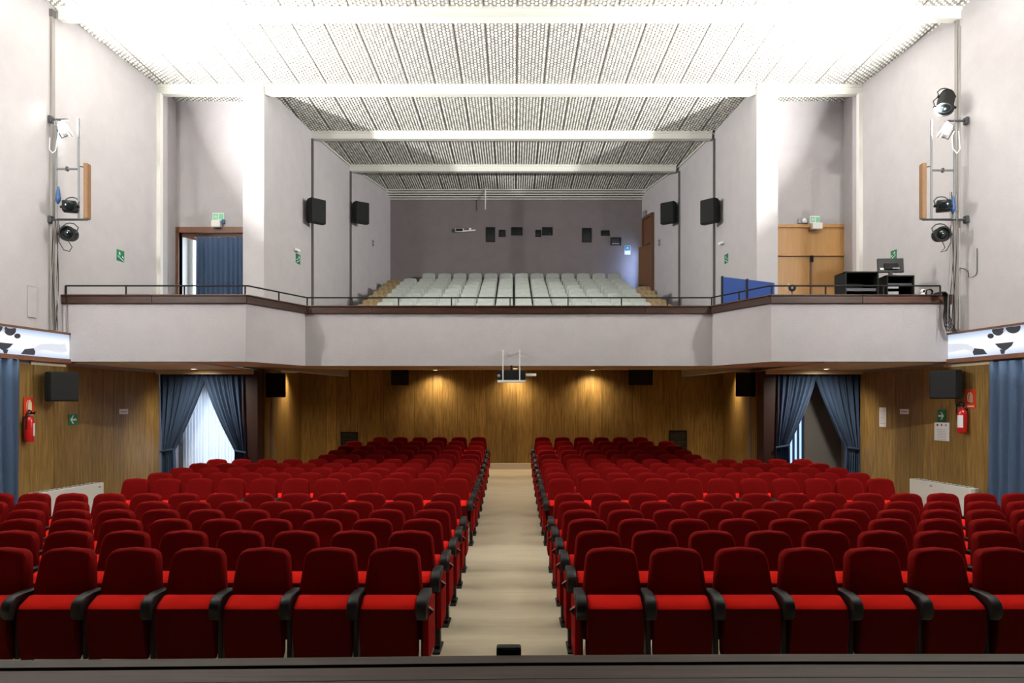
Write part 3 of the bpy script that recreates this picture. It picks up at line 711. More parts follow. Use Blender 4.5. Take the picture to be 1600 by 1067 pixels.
# extra black lamp atop the right bracket
spotlight('stage_spotlight', P(1476, 168, BD-.02), (-.35, -.35, -.85), 'black stage spotlight tilted down above the right floodlight', .13, .30)
spotlight('stage_spotlight', P(1479, 151, BD+.05), (-.2, -.9, .1), 'small black lamp at the very top of the right bracket', .10, .18)
pts = [P(x, y, BD-.06) for x, y in ((1491, 205), (1487, 215), (1489, 232), (1495, 240), (1500, 233), (1498, 205))]
tag(MB().tube(pts, .009, 6).build('white_cable', 'white_plastic', None, True), 'white cable looped below the right floodlight', 'cable')
pts = [P(x, y, BD-.06) for x, y in ((93, 196), (90, 215), (87, 235), (82, 239), (77, 233), (78, 215))]
tag(MB().tube(pts, .008, 6).build('white_cable', 'white_plastic', None, True), 'white cable looped below the left floodlight', 'cable')
# black cable run over the right end of the parapet
for k in range(6):
    pts = [P(x+k*1.6-3, y, 12.60-.02*k) for x, y in ((1462, 459), (1472, 456), (1478, 462), (1479, 478), (1477+.4*k, 494), (1479+.9*k, 508), (1483+1.2*k, 518))]
    tag(MB().tube(pts, .010, 6).build('black_cable', 'black_matte', None, True), 'thick black cable draped over the right parapet end', 'cable', 'cables over the right parapet end')
pts = [P(x, y, 12.35) for x, y in ((1495, 420), (1497, 424), (1508, 420), (1514, 424), (1515, 433), (1521, 433), (1526, 430), (1528, 425), (1528, 390))]
# (cable on right wall: follow the wall)
pts = [on_wall(WALL_R, x, y)[0]+Vector((-.015, 0, 0)) for x, y in ((1497, 418), (1508, 420), (1514, 424), (1515, 433), (1521, 433), (1526, 430), (1528, 425), (1528, 388))]
tag(MB().tube(pts, .006, 5).build('wall_cable', 'black_matte'), 'thin cable hooked out across the right upper wall', 'cable')
# wall access panel, left
c, rz, wd = span(WALL_L, 43, 56, 472)
t = thing('access_panel', 'flush plaster access panel on the left wall above the lightbox', 'panel', c, rz)
MB().box((0, -.006, 0), (wd, .012, .50), None, .003).build('cover', 'plaster', t)
m = MB()
for a, b in (((-wd/2-.006, .25), (wd/2+.006, .256)), ((-wd/2-.006, -.256), (wd/2+.006, -.25)), ((-wd/2-.006, -.25), (-wd/2, .25)), ((wd/2, -.25), (wd/2+.006, .25))): m.span((a[0], -.004, a[1]), (b[0], 0, b[1]))
m.build('gap', 'strip_grey', t)

# ================================================================== LIGHTBOXES
def arm_poly(mir):
    pts = [(.60, -.24), (.63, -.20), (.50, -.13), (.42, -.02), (.30, .015), (.12, .03), (-.10, .0), (-.35, .0), (-.58, -.02), (-.66, .02), (-.60, .06), (-.69, .05), (-.66, -.02), (-.72, -.05), (-.68, -.09), (-.71, -.13), (-.64, -.16), (-.40, -.17), (-.15, -.11), (.02, -.08), (.12, -.12), (.22, -.17), (.20, -.24)]
    return [(x*mir, z) for x, z in pts]
for sd in (-1, 1):
    poly = WALL_L if sd < 0 else WALL_R; nm = 'left' if sd < 0 else 'right'
    a, rz = on_wall(poly, 106 if sd < 0 else 1470, 545); d0 = a.y; d1 = d0-3.0
    ux = Vector((math.cos(rz), math.sin(rz), 0)); 
    c = a-ux*1.5 if sd < 0 else a+ux*1.5
    c = Vector((c.x, c.y, 3.205)); W2, H2 = 1.5, .25
    t = thing('lightbox_sign', 'glowing picture lightbox in a brown frame on the %s wall beside the balcony' % nm, 'lightbox', c, rz)
    MB().span((-W2, -.10, -H2), (W2, 0, H2)).build('case', 'frame_wood', t)
    MB().span((-W2+.04, -.112, -H2+.05), (W2-.04, -.101, H2-.035)).build('glow_panel', 'box_glow', t)
    m = MB(); m.span((-W2, -.14, -H2-.02), (W2, -.10, -H2+.05)); m.build('frame_bottom', 'frame_wood', t)
    m = MB(); m.span((-W2, -.14, H2-.035), (W2, -.10, H2)); m.span((-W2, -.14, -H2+.05), (-W2+.04, -.10, H2)); m.span((W2-.04, -.14, -H2+.05), (W2, -.10, H2)); m.build('frame', 'door_dark', t)
    def L2(px, py):
        if sd < 0: px = 1575-px
        p, _ = on_wall(poly, px, py); p = p-c; return (p.dot(ux), p.z)
    def art(ptsl, y, name, mt):
        m = MB()
        for l in ptsl: m.poly([(q[0], y, max(-H2+.055, min(H2-.04, q[1]))) for q in [L2(*p_) for p_ in l]], (0, .002, 0))
        return m.build(name, mt, t)
    def disc(cx, cy, rx, ry, n=16): return [(cx+rx*math.cos(2*math.pi*k/n), cy+ry*math.sin(2*math.pi*k/n)) for k in range(n)]
    art([[(1480, 545), (1482, 541), (1481, 538), (1484, 538), (1483, 535), (1488, 538), (1508, 536.5), (1522, 537.5), (1532, 543), (1538, 546), (1536, 552), (1530, 550), (1517, 546), (1505, 548.5), (1490, 551.5), (1479, 549)]], -.1145, 'printed_arm', 'art_grey')
    art([[(1533, 544), (1547, 545.5), (1553, 553), (1532, 555), (1530, 550)], disc(1558.5, 525, 5, 4), disc(1570, 515.5, 9.5, 9), disc(1594, 511, 12, 10), [(1565, 537), (1595, 534), (1592, 540), (1583, 547), (1577, 546), (1571, 543)], [(1573, 546), (1582, 546), (1580, 553), (1575, 553)]], -.1150, 'printed_mask', 'art_dark')
    art([disc(1569.5, 511, 6, 2.6), disc(1594, 507.5, 8, 3), [(1580.5, 509), (1583.5, 517), (1578, 517.5)]], -.1175, 'printed_eyes', 'white_sign')

# ================================================================== LOUDSPEAKERS
def speaker(c, rz, w_, h_, d_, label, tilt=0, turn=0, hang=False):
    """wedge cabinet: wide flat front at -y, narrower back"""
    t = thing('loudspeaker', label, 'speaker', c, rz)
    q = Matrix.Rotation(turn, 3, 'Z') @ Matrix.Rotation(tilt, 3, 'X')
    m = MB(); hb = .62
    fr = [(-w_/2, -d_, -h_/2), (w_/2, -d_, -h_/2), (w_/2, -d_, h_/2), (-w_/2, -d_, h_/2)]; bk = [(-w_/2*hb, 0, -h_/2*.82), (w_/2*hb, 0, -h_/2*.82), (w_/2*hb, 0, h_/2), (-w_/2*hb, 0, h_/2)]
    md = [(-w_/2, -d_*.55, -h_/2), (w_/2, -d_*.55, -h_/2), (w_/2, -d_*.55, h_/2), (-w_/2, -d_*.55, h_/2)]
    R_ = [[m.bm.verts.new(q @ Vector(p)) for p in r] for r in (fr, md, bk)]
    for a, b in zip(R_, R_[1:]):
        for k in range(4): m.bm.faces.new((a[k], a[(k+1) % 4], b[(k+1) % 4], b[k]))
    m.bm.faces.new(R_[0]); m.bm.faces.new(R_[2][::-1])
    bmesh.ops.bevel(m.bm, geom=list(m.bm.edges), offset=.012, segments=2, affect='EDGES')
    m.build('cabinet', 'black_matte', t)
    MB().box(q @ Vector((0, -d_-.006, 0)), (w_*.92, .018, h_*.94), q, .004).build('grille', 'speaker_grille', t)
    MB().box((0, .02, 0), (.06, .12, .10)).build('wall_mount', 'metal_dark', t)
    return t
def wall_speaker(poly, x0, x1, y0, y1, label, off=.10, turn=0, dp=.34, w_=None):
    sgn = -1 if poly[0][0] < 0 else 1
    c, rz = on_wall(poly, (x0 if sgn < 0 else x1), (y0+y1)/2)
    n = Vector((math.sin(rz), -math.cos(rz), 0)); h = (y1-y0)*c.y/FPX
    return speaker(c+n*off, rz, w_ or h*.68, h*.96, dp, label, turn=turn, tilt=R(0))
wall_speaker(INNER_L, 480, 502, 314, 353, 'black loudspeaker on the left balcony wall nearer the hall', turn=R(-38))
wall_speaker(INNER_L, 553, 573, 319, 353, 'black loudspeaker on the left balcony wall nearer the back', turn=R(-38))
wall_speaker(INNER_R, 1104, 1124, 314, 353, 'black loudspeaker on the right balcony wall nearer the hall', turn=R(38))
wall_speaker(INNER_R, 1037, 1056, 319, 353, 'black loudspeaker on the right balcony wall nearer the back', turn=R(38))
wall_speaker(WALL_L, 74, 118, 581, 628, 'large black loudspeaker on the left wood wall above the green arrow', off=.12, turn=R(-30), dp=.36, w_=.46)
wall_speaker(WALL_R, 1460, 1500, 578, 624, 'large black loudspeaker on the right wood wall beside the extinguisher', off=.12, turn=R(30), dp=.36, w_=.46)
c = P(427, 602, 16.75); speaker(Vector((c.x-.04, 16.85, c.z)), R(32), .40, .54, .34, 'black loudspeaker on the rear side wall beside the left maroon pilaster')
c = P(1169, 601, 16.75); speaker(Vector((c.x+.04, 16.85, c.z)), R(-32), .40, .54, .34, 'black loudspeaker on the rear side wall beside the right maroon pilaster')
c = P(622, 590, 20.4); speaker(Vector((c.x, 20.76, c.z)), 0, .48, .42, .34, 'black loudspeaker under the soffit on rear wall, left of projector', turn=R(8))
c = P(1004, 589, 20.4); speaker(Vector((c.x, 20.76, c.z)), 0, .66, .44, .36, 'wide black loudspeaker under the soffit on rear wall, right of projector', turn=R(-8))

# ================================================================== SIGNS AND NOTICES
def plate(name, label, cat, c, rz, w_, h_, m_, th=.012):
    t = thing(name, label, cat, c, rz); MB().span((-w_/2, -th, -h_/2), (w_/2, 0, h_/2), bevel=.002).build('plate', m_, t); return t
def flat(t, pts, name, m_, y=-.0135):
    m = MB(); m.poly([(x, y, z) for x, z in pts], (0, .0025, 0)); return m.build(name, m_, t)
def runner(t, s, mir=1, ox=0, oz=0):
    """running figure and stair line of the emergency exit pictogram"""
    def T(l): return [(ox+mir*x*s, oz+z*s) for x, z in l]
    m = MB()
    for l in ([(.02, .34), (.10, .34), (.12, .42), (.06, .46), (0, .42)], [(-.12, .28), (.12, .30), (.10, .02), (-.08, .04)], [(.10, .28), (.30, .12), (.26, .06), (.06, .18)], [(-.12, .28), (-.30, .16), (-.26, .10), (-.08, .20)], [(.0, .06), (.22, -.12), (.14, -.34), (.06, -.34), (.10, -.12), (-.08, .02)], [(-.08, .06), (-.20, -.16), (-.40, -.18), (-.40, -.10), (-.26, -.08), (-.10, .10)]):
        m.poly([(x, -.0145, z) for x, z in T(l)], (0, .003, 0))
    return m.build('pictogram', 'white_sign', t)
for poly, x0, x1, y0, y1, label, mir in ((WALL_L, 182, 193.5, 391, 408, 'green running man stair sign on the left upper wall', -1), (WALL_R, 1392.5, 1401.5, 391, 405, 'green running man sign on the right wall above the monitor', 1),
        (INNER_L, 462, 468.5, 397, 412, 'small green exit sign low on the left balcony wall', 1), (INNER_R, 1132.5, 1138, 397, 411, 'small green exit sign low on the right balcony wall', -1)):
    c, rz, wd = span(poly, x0, x1, (y0+y1)/2); hh = (y1-y0)*c.y/FPX; wd = min(wd, hh*1.1)
    t = plate('exit_sign', label, 'sign', c, rz, wd, hh, 'green_sign'); s = min(wd, hh)*.75
    e_ = -mir                                             # stairs run down towards this side
    runner(t, s*.62, -e_, -e_*wd*.16, hh*.14)
    flat(t, [(-e_*wd*.46, -hh*.08), (-e_*wd*.36, -hh*.07), (e_*wd*.44, -hh*.40), (e_*wd*.40, -hh*.46)], 'stair_line', 'white_sign')
    flat(t, [(e_*wd*.18, hh*.02), (e_*wd*.36, -hh*.06), (e_*wd*.38, -hh*.20), (e_*wd*.22, -hh*.12)], 'down_arrow', 'white_sign')
# blue sign on the back wall
c = P(980.5, 390.5, 23.58); t = plate('exit_sign', 'blue white running man sign on the balcony back wall by the door', 'sign', (c.x, 23.6, c.z), 0, .19, .28, 'white_sign')
flat(t, [(-.085, -.02), (.085, -.02), (.085, .13), (-.085, .13)], 'blue_field', 'blue_sign', -.0135); runner(t, .14, 1, 0, .05)
flat(t, [(-.09, -.098), (.09, -.098), (.09, -.088), (-.09, -.088)], 'print_line', 'ink_grey')
# lower wall arrows
def arrow(t, s, mir):
    m = MB(); m.poly([(x*s*mir, -.0145, z*s) for x, z in ((.42, 0), (.08, .36), (-.06, .36), (.16, .09), (-.40, .09), (-.40, -.09), (.16, -.09), (-.06, -.36), (.08, -.36))], (0, .003, 0)); return m.build('arrow', 'white_sign', t)
def on_boards(poly, x0, x1, y0, y1):
    c, rz, wd = span(poly, x0, x1, (y0+y1)/2); n = Vector((math.sin(rz), -math.cos(rz), 0)); return c+n*.027, rz, wd, (y1-y0)*c.y/FPX
c, rz, wd, hh = on_boards(WALL_L, 103.5, 119, 647, 664); t = plate('arrow_sign', 'green sign with white arrow pointing left, left wood wall', 'sign', c, rz, wd*.9, hh, 'green_sign'); arrow(t, .20, -1)
c, rz, wd, hh = on_boards(WALL_R, 1467.5, 1480, 640, 659.5); t = plate('arrow_sign', 'green sign with white arrow pointing right, right wood wall', 'sign', c, rz, wd, hh, 'green_sign'); arrow(t, .18, 1)
c, rz, wd, hh = on_boards(WALL_R, 1462.5, 1486, 660, 688.5); t = plate('paper_notice', 'square white notice with logos under the green right arrow', 'notice', c, rz, wd, hh, 'paper', .006)
for k in range(7): flat(t, [(-wd*.32+.01*(k % 3), hh*(.12-.09*k)), (wd*.32-.02*(k % 2), hh*(.12-.09*k)), (wd*.32-.02*(k % 2), hh*(.12-.09*k)-.006), (-wd*.32+.01*(k % 3), hh*(.12-.09*k)-.006)], 'print_line', 'ink_grey', -.0075)
for x, mm_ in ((-.28, 'ink'), (0, 'red_sign'), (.28, 'ink_grey')): flat(t, [(wd*x-.02, hh*.30), (wd*x+.02, hh*.30), (wd*x+.02, hh*.42), (wd*x-.02, hh*.42)], 'print_logo', mm_, -.0075)
c, rz, wd, hh = on_boards(WALL_R, 1375, 1388, 636.5, 667); t = plate('paper_notice', 'tall white paper notice on the right wood wall by the curtain', 'notice', c, rz, wd*.85, hh, 'paper', .004)
for k in range(10): flat(t, [(-wd*.3, hh*(.36-.075*k)), (wd*(.3-.08*(k % 3)), hh*(.36-.075*k)), (wd*(.3-.08*(k % 3)), hh*(.36-.075*k)-.005), (-wd*.3, hh*(.36-.075*k)-.005)], 'print_line', 'ink_grey', -.0055)
for poly, x0, x1, nm in ((WALL_L, 183, 198.5, 'left'), (WALL_R, 1408, 1423, 'right')):
    c, rz, wd, hh = on_boards(poly, x0, x1, 639, 647); t = plate('label_plate', 'small white label plate on the %s wood wall' % nm, 'sign', c, rz, wd*.9, hh, 'paper', .008)
    flat(t, [(-wd*.33, -.006), (wd*.33, -.006), (wd*.33, .006), (-wd*.33, .006)], 'print_line', 'ink', -.0095)
# extinguishers and their signs
for poly, sx, sy, ex, ey, nm in ((WALL_L, (33.5, 50), (621, 650), 35, (646, 691), 'left'), (WALL_R, (1511, 1528), (608, 638), 1513, (634, 677), 'right')):
    c, rz, wd, hh = on_boards(poly, sx[0], sx[1], sy[0], sy[1]); wd = min(wd, hh*.75)
    t = plate('extinguisher_sign', 'red fire extinguisher sign on the %s wood wall' % nm, 'sign', c, rz, wd, hh, 'red_sign')
    flat(t, [(-.02, -.06), (.06, -.06), (.06, .06), (.045, .085), (.03, .09), (.03, .11), (.01, .11), (.01, .09), (-.005, .085), (-.02, .06)], 'pictogram', 'cream')
    m = MB(); m.tube([(.01, -.014, .10), (-.035, -.014, .095), (-.055, -.014, .05), (-.05, -.014, -.03), (-.04, -.014, -.05)], .007, 5); m.build('pictogram_hose', 'cream', t)
    flat(t, [(-.075, -.095), (.085, -.095), (.085, -.083), (-.075, -.083)], 'print_line', 'red_pale'); flat(t, [(-.07, -.135), (.09, -.135), (.09, -.112), (-.07, -.112)], 'print_line', 'cream')
    a, rz = on_wall(poly, ex, sum(ey)/2); n = Vector((math.sin(rz), -math.cos(rz), 0)); h = (ey[1]-ey[0])*a.y/FPX; c = a+n*.11; c.z = PZ(ey[1], a.y)
    t = thing('fire_extinguisher', 'red fire extinguisher hung on the %s wood wall' % nm, 'extinguisher', c, rz)
    MB().lathe([(.05, 0), (.072, .012), (.078, .04), (.078, h*.72), (.070, h*.80), (.045, h*.87), (.025, h*.89), (.025, h*.93)], (0, 0, 0), (0, 0, 1), 20).build('cylinder', 'red_gloss', t, True)
    MB().span((-.02, -.03, h*.92), (.02, .03, h*.98), bevel=.004).build('valve', 'metal_steel', t)
    m = MB(); m.poly([(-.012, -.09, h*.97), (-.012, .03, h*.97), (-.012, .03, h*1.0), (-.012, -.10, h*1.06), (-.012, -.11, h*1.04)], (.024, 0, 0)); m.build('handle', 'black_matte', t)
    MB().tube([(.02, 0, h*.95), (.06, .0, h*1.08), (-.02, -.02, h*1.12), (-.09, -.03, h*1.0), (-.095, -.03, h*.75), (-.09, -.02, h*.45)], .011, 6).build('hose', 'black_matte', t, True)
    m = MB(); n_ = 8
    for i in range(n_):
        a0 = R(-95+i*70/n_); a1 = R(-95+(i+1)*70/n_); q = .0795
        v = [m.bm.verts.new((q*math.cos(aa), q*math.sin(aa), zz)) for aa, zz in ((a0, h*.22), (a1, h*.22), (a1, h*.66), (a0, h*.66))]; m.bm.faces.new(v)
    m.build('paper_label', 'paper', t)
    MB().span((-.03, .07, h*.5), (.03, .115, h*.9)).build('wall_hook', 'metal_dark', t)
# radiators
for poly, x0, x1, nm in ((WALL_L, 41, 146, 'left'), (WALL_R, 1437, 1534, 'right')):
    c, rz, wd = span(poly, x0, x1, 760); t = thing('radiator', 'white convector radiator against the %s wood wall behind the seats' % nm, 'radiator', (c.x, c.y, fz(c.y)+.1), rz); H = (.81 if nm == 'left' else .865)-fz(c.y)-.1
    MB().span((-wd/2, -.20, 0), (wd/2, -.03, H), bevel=.008).build('casing', 'white_paint', t)
    m = MB(); m.span((-wd/2+.06, -.17, H), (wd/2-.06, -.06, H+.004)); g = m.build('outlet', 'strip_grey', t)
    for k in range(14): MB().box((-wd/2+.10+k*(wd-.2)/13, -.115, H+.006), (.02, .10, .008)).build('louvre', 'white_paint', t)
    MB().box((wd/2-.12 if nm == 'left' else -wd/2+.62, -.205, H-.07), (.05, .01, .025)).build('badge', 'ink_grey', t)
    for s in (-1, 1): MB().span((s*wd*.4-.03, -.15, -.1), (s*wd*.4+.03, -.05, 0)).build('foot', 'white_paint', t)
# emergency exit lamps above the balcony doors
c = P(342, 345, ALC); t = thing('exit_lamp', 'exit sign with white emergency lamp above the left balcony doorway', 'sign', (c.x, ALC, c.z))
MB().span((-.13, -.03, .0), (.13, 0, .17), bevel=.004).build('plate', 'white_sign', t)
flat(t, [(-.115, .02), (-.01, .02), (-.01, .15), (-.115, .15)], 'green_panel', 'green_pale', -.0335); flat(t, [(.01, .02), (.115, .02), (.115, .15), (.01, .15)], 'green_panel', 'green_pale', -.0335)
o = runner(t, .11, 1, -.06, .075); o.location.y = -.021
MB().box((-.02, -.07, -.09), (.20, .14, .15), None, .01).build('lamp_case', 'white_plastic', t)
MB().box((.12, -.04, -.03), (.05, .06, .09)).build('bracket', 'blue_plug', t)
MB().box((.01, -.08, -.172), (.12, .08, .03)).build('reflector', 'metal_dark', t)
c = P(1272, 346, ALC); t = thing('exit_lamp', 'exit sign with white emergency lamp above the right balcony doors', 'sign', (c.x, ALC, c.z))
MB().span((-.10, -.03, -.04), (.12, 0, .12), bevel=.004).build('plate', 'white_sign', t)
flat(t, [(-.085, -.02), (.0, -.02), (.0, .09), (-.085, .09)], 'green_panel', 'green_pale', -.0335); flat(t, [(.02, -.02), (.11, -.02), (.11, .09), (.02, .09)], 'green_panel', 'green_pale', -.0335)
o = runner(t, .10, 1, -.04, .03); o.location.y = -.021
MB().box((.02, -.08, -.13), (.22, .16, .14), None, .01).build('lamp_case', 'white_plastic', t)
MB().box((-.06, -.06, -.20), (.14, .08, .04)).build('reflector', 'frame_wood', t)
c = P(1255, 346, ALC); t = thing('wall_siren', 'grey wall siren box with round white face above the right doors', 'alarm', (c.x, ALC, c.z))
MB().span((-.13, -.05, -.055), (.11, 0, .055), bevel=.01).build('case', 'ink_grey', t); MB().lathe([(.055, 0), (.055, .03), (.03, .045), (.001, .048)], (0, -.05, 0), (0, -1, 0), 18).build('face', 'white_plastic', t, True)
for poly, x, y, nm in ((INNER_L, 461, 391, 'left'), (INNER_R, 1130, 380, 'right')):
    c, rz = on_wall(poly, x, y); t = thing('emergency_lamp', 'slim white emergency lamp above the small green %s sign' % nm, 'lamp', c, rz)
    MB().box((0, -.05, 0), (.16, .10, .06), Matrix.Rotation(R(12), 3, 'X'), .012).build('case', 'white_plastic', t); MB().span((-.02, -.03, -.03), (.02, 0, .05)).build('mount', 'white_paint', t)
for poly, x, y, nm in ((INNER_L, 582, 380, 'left'), (INNER_R, 1031, 379, 'right')):
    c, rz = on_wall(poly, x, y); t = thing('wall_switch', 'narrow grey wall switch strip on the %s balcony wall' % nm, 'switch', c, rz)
    MB().span((-.05, -.025, -.10), (.05, 0, .10), bevel=.006).build('plate', 'ink_grey', t)
    for z in (-.05, .05): MB().span((-.03, -.035, z-.03), (.03, -.02, z+.03)).build('button', 'strip_grey', t)
c, rz = on_wall(INNER_R, 1010, 335); t = thing('door_lamp', 'small dim lamp fitting above the dark balcony door', 'lamp', c, rz)
MB().box((0, -.05, 0), (.16, .10, .22), None, .02).build('case', 'conduit_grey', t); MB().box((.02, -.05, -.15), (.10, .08, .06)).build('base', 'strip_grey', t)

# ================================================================== PROJECTION PORTS ON THE BALCONY BACK WALL
for i, (x0, x1, y0, y1, lab) in enumerate(((759.5, 773.5, 355, 378, 'tall dark projection port left of centre'), (780, 790, 359, 370, 'small square projection port beside the left tall one'), (799, 816, 355, 367.5, 'wide dark projection port at the centre'),
        (836.5, 845, 359, 370, 'small square projection port right of the central wide one'), (847, 863, 355, 367.5, 'wide dark projection port left of the right tall one'), (909.5, 924, 356, 378.5, 'tall dark projection port right of centre'),
        (939, 952, 360, 368, 'low narrow projection port right of the tall one'), (954, 970, 371, 383, 'rightmost projection port with a pale sill'))):
    a, b = P(x0, y1, 23.58), P(x1, y0, 23.58); wd, hh = b.x-a.x, b.z-a.z
    t = thing('projection_port', lab, 'port', ((a.x+b.x)/2, 23.6, (a.z+b.z)/2), 0, 'projection ports')
    m = MB(); m.span((-wd/2, -.03, hh/2-.025), (wd/2, 0, hh/2)); m.span((-wd/2, -.03, -hh/2), (wd/2, 0, -hh/2+.025)); m.span((-wd/2, -.03, -hh/2), (-wd/2+.025, 0, hh/2)); m.span((wd/2-.025, -.03, -hh/2), (wd/2, 0, hh/2)); m.build('frame', 'black_matte', t)
    MB().span((-wd/2+.02, -.012, -hh/2+.02), (wd/2-.02, -.002, hh/2-.02)).build('glass', 'glass_dark', t)
    if i == 7: MB().span((-wd/2+.04, -.035, -hh/2+.03), (wd/2-.05, -.012, -hh/2+.06)).build('sill', 'ink_grey', t)
c = P(718, 360, 23.5); t = thing('wall_camera', 'small black box with white arm on the balcony back wall', 'camera', (c.x, 23.6, c.z))
MB().span((-.13, -.18, -.055), (.13, -.02, .055), bevel=.01).build('body', 'white_plastic', t); MB().span((-.11, -.19, -.04), (.11, -.17, .04)).build('front', 'black_matte', t)
MB().tube([(.13, -.10, -.02), (.35, -.08, .0), (.50, -.05, .02)], .025, 8).build('arm', 'white_plastic', t); MB().box((.33, -.08, .05), (.08, .06, .06), None, .01).build('head', 'white_plastic', t); MB().box((0, -.01, 0), (.1, .03, .08)).build('mount', 'white_paint', t)
c = P(758.5, 312, 23.3); t = thing('ceiling_pole', 'short white pole hanging from the balcony ceiling', 'pole', (c.x, 23.2, 0))
MB().tube([(0, 0, PZ(327, 23.2)), (0, 0, ZC)], .020, 8).build('pole', 'white_paint', t); MB().lathe([(.05, 0), (.05, .02), (.025, .03)], (0, 0, ZC), (0, 0, -1), 12).build('flange', 'white_paint', t)

# ================================================================== REAR OF THE STALLS
for x0, x1, y0, y1, nm in ((532, 558.5, 675, 704, 'left'), (1046, 1073.5, 672.5, 704, 'right')):
    a, b = P(x0, y1, 20.76), P(x1, y0, 20.76); wd, hh = b.x-a.x, b.z-a.z
    t = thing('vent_grille', 'dark square vent grille on the rear wood wall, %s side' % nm, 'vent', ((a.x+b.x)/2, 20.80, (a.z+b.z)/2))
    m = MB(); m.span((-wd/2, -.04, hh/2-.035), (wd/2, 0, hh/2)); m.span((-wd/2, -.04, -hh/2), (wd/2, 0, -hh/2+.035)); m.span((-wd/2, -.04, -hh/2), (-wd/2+.035, 0, hh/2)); m.span((wd/2-.035, -.04, -hh/2), (wd/2, 0, hh/2)); m.build('frame', 'black_matte', t)
    for k in range(7): MB().box((0, -.02, -hh/2+.06+k*(hh-.12)/6), (wd-.07, .03, .045), Matrix.Rotation(R(35), 3, 'X')).build('blade', 'vent_dark', t)
# hanging projector
PD = 13.9
c = P(799, 586, PD); t = thing('projector', 'black projector hanging in a white bracket under the balcony edge', 'projector', c)
zz = lambda y: PZ(y, PD)-c.z
xx = lambda x: PX(x, PD)-c.x
MB().span((xx(777), -.05, zz(593.5)), (xx(821), .30, zz(578.5)), bevel=.012).build('body', 'black_matte', t)
MB().lathe([(.026, 0), (.026, .03), (.018, .035)], (xx(779.7), -.05, zz(587.5)), (0, -1, 0), 14).build('lens_ring', 'white_plastic', t); MB().lathe([(.016, 0), (.016, .01)], (xx(779.7), -.082, zz(587.5)), (0, -1, 0), 12).build('lens', 'glass_dark', t)
for x in (786, 812): MB().span((xx(x)-.011, -.085, zz(596)), (xx(x)+.011, -.065, zz(548))).build('bracket_bar', 'white_paint', t)
MB().span((xx(777.5), -.09, zz(597.5)), (xx(821), .25, zz(594))).build('tray', 'white_paint', t)
MB().span((xx(821), .0, zz(588)), (xx(838), .06, zz(583.5)), bevel=.008).build('side_arm', 'white_paint', t)
MB().span((-.02, .1, zz(579)), (.02, .14, 2.965-c.z)).build('hanger', 'black_matte', t)
for x in (786, 812): MB().span((xx(x)-.011, -.08, zz(549)), (xx(x)+.011, 14.2-PD, zz(547))).build('bracket_tie', 'white_paint', t)

# recessed downlights in the soffit
for i, (x, d, lab) in enumerate(((PX(680, 20.42), 20.42, 'left of the projector'), (PX(803, 20.42), 20.42, 'behind the projector'), (PX(926, 20.42), 20.42, 'right of the projector'), (-5.32, 18.6, 'at the left rear side wall'), (5.36, 18.6, 'at the right rear side wall'), (.12, 17.3, 'over the centre aisle'), (-6.36, 14.95, 'before the left recess curtains'), (6.38, 14.95, 'before the right recess curtains'))):
    z = sz(d) if i < 6 else 2.95
    t = thing('downlight', 'small warm recessed downlight in the balcony soffit, '+lab, 'lamp', (x, d, z))
    MB().lathe([(.07, 0), (.07, -.012), (.052, -.014), (.050, 0)], (0, 0, 0), (0, 0, 1), 18).build('ring', 'white_paint', t, True)
    MB().lathe([(.048, -.004), (.02, -.006)], (0, 0, 0), (0, 0, 1), 14).build('bulb', 'spot_on', t)
    lamp('downlight_glow', 'SPOT', (0, 0, -.03), (0 if i < 3 or i > 4 else (-.12 if x < 0 else .12), .10 if i < 3 else (.45 if i > 5 else 0), -1), (SPOT_W, SPOT_W, SPOT_W, SPOT_W*1.5, SPOT_W*1.5, SPOT_W*1.6, 120, 120)[i], SPOT_C if i < 5 else (1, .90, .76), t, spot_size=R(140), spot_blend=1.0, shadow_soft_size=.06)

# ================================================================== CONTROL POSITION ON THE RIGHT OF THE BALCONY
t = thing('control_desk', 'plain dark desk behind the right parapet', 'desk', (0, 0, 0))
MB().span((PX(1312, 13.3), 12.98, 4.02), (PX(1440, 13.3), 13.7, 4.06)).build('desk_top', 'maroon_wood', t)
for x in (1316, 1436):
    for d in (13.03, 13.62): MB().span((PX(x, 13.3)-.03, d, 3.3), (PX(x, 13.3)+.03, d+.06, 4.02)).build('leg', 'maroon_wood', t)
def rack(x0, x1, ytop, D, label, dep, shelves, bright):
    a, b = P(x0, 460, D), P(x1, ytop, D); t = thing('equipment_rack', label, 'rack', ((a.x+b.x)/2, D, 4.06)); wd = b.x-a.x; hh = b.z-4.06
    m = MB(); m.span((-wd/2, 0, 0), (-wd/2+.02, dep, hh)); m.span((wd/2-.02, 0, 0), (wd/2, dep, hh)); m.span((-wd/2, 0, hh-.02), (wd/2, dep, hh)); m.span((-wd/2, dep-.02, 0), (wd/2, dep, hh)); m.span((-wd/2, 0, 0), (wd/2, dep, .02)); m.build('case', 'black_matte', t)
    for s in shelves: MB().span((-wd/2+.02, .05, hh*s), (wd/2-.02, dep-.02, hh*s+.05)).build('unit', 'metal_dark', t)
    for (u0, u1, v0, v1) in bright: MB().span((-wd/2+wd*u0, .03, hh*v0), (-wd/2+wd*u1, .06, hh*v1)).build('front_panel', 'ink_grey', t)
    return t
rack(1321, 1373, 424, 13.15, 'open black equipment rack on the balcony desk, left of the monitor', .45, (.35,), ((.30, .70, .05, .22),))
rack(1386, 1429, 430, 13.15, 'open black equipment rack under the monitor on the balcony desk', .45, (.6,), ((.04, .45, .05, .38), (.04, .45, .5, .58)))
c = P(1391, 415, 13.25); t = thing('monitor', 'black flat monitor seen from behind above the racks', 'monitor', (c.x, 13.25, c.z), R(-4))
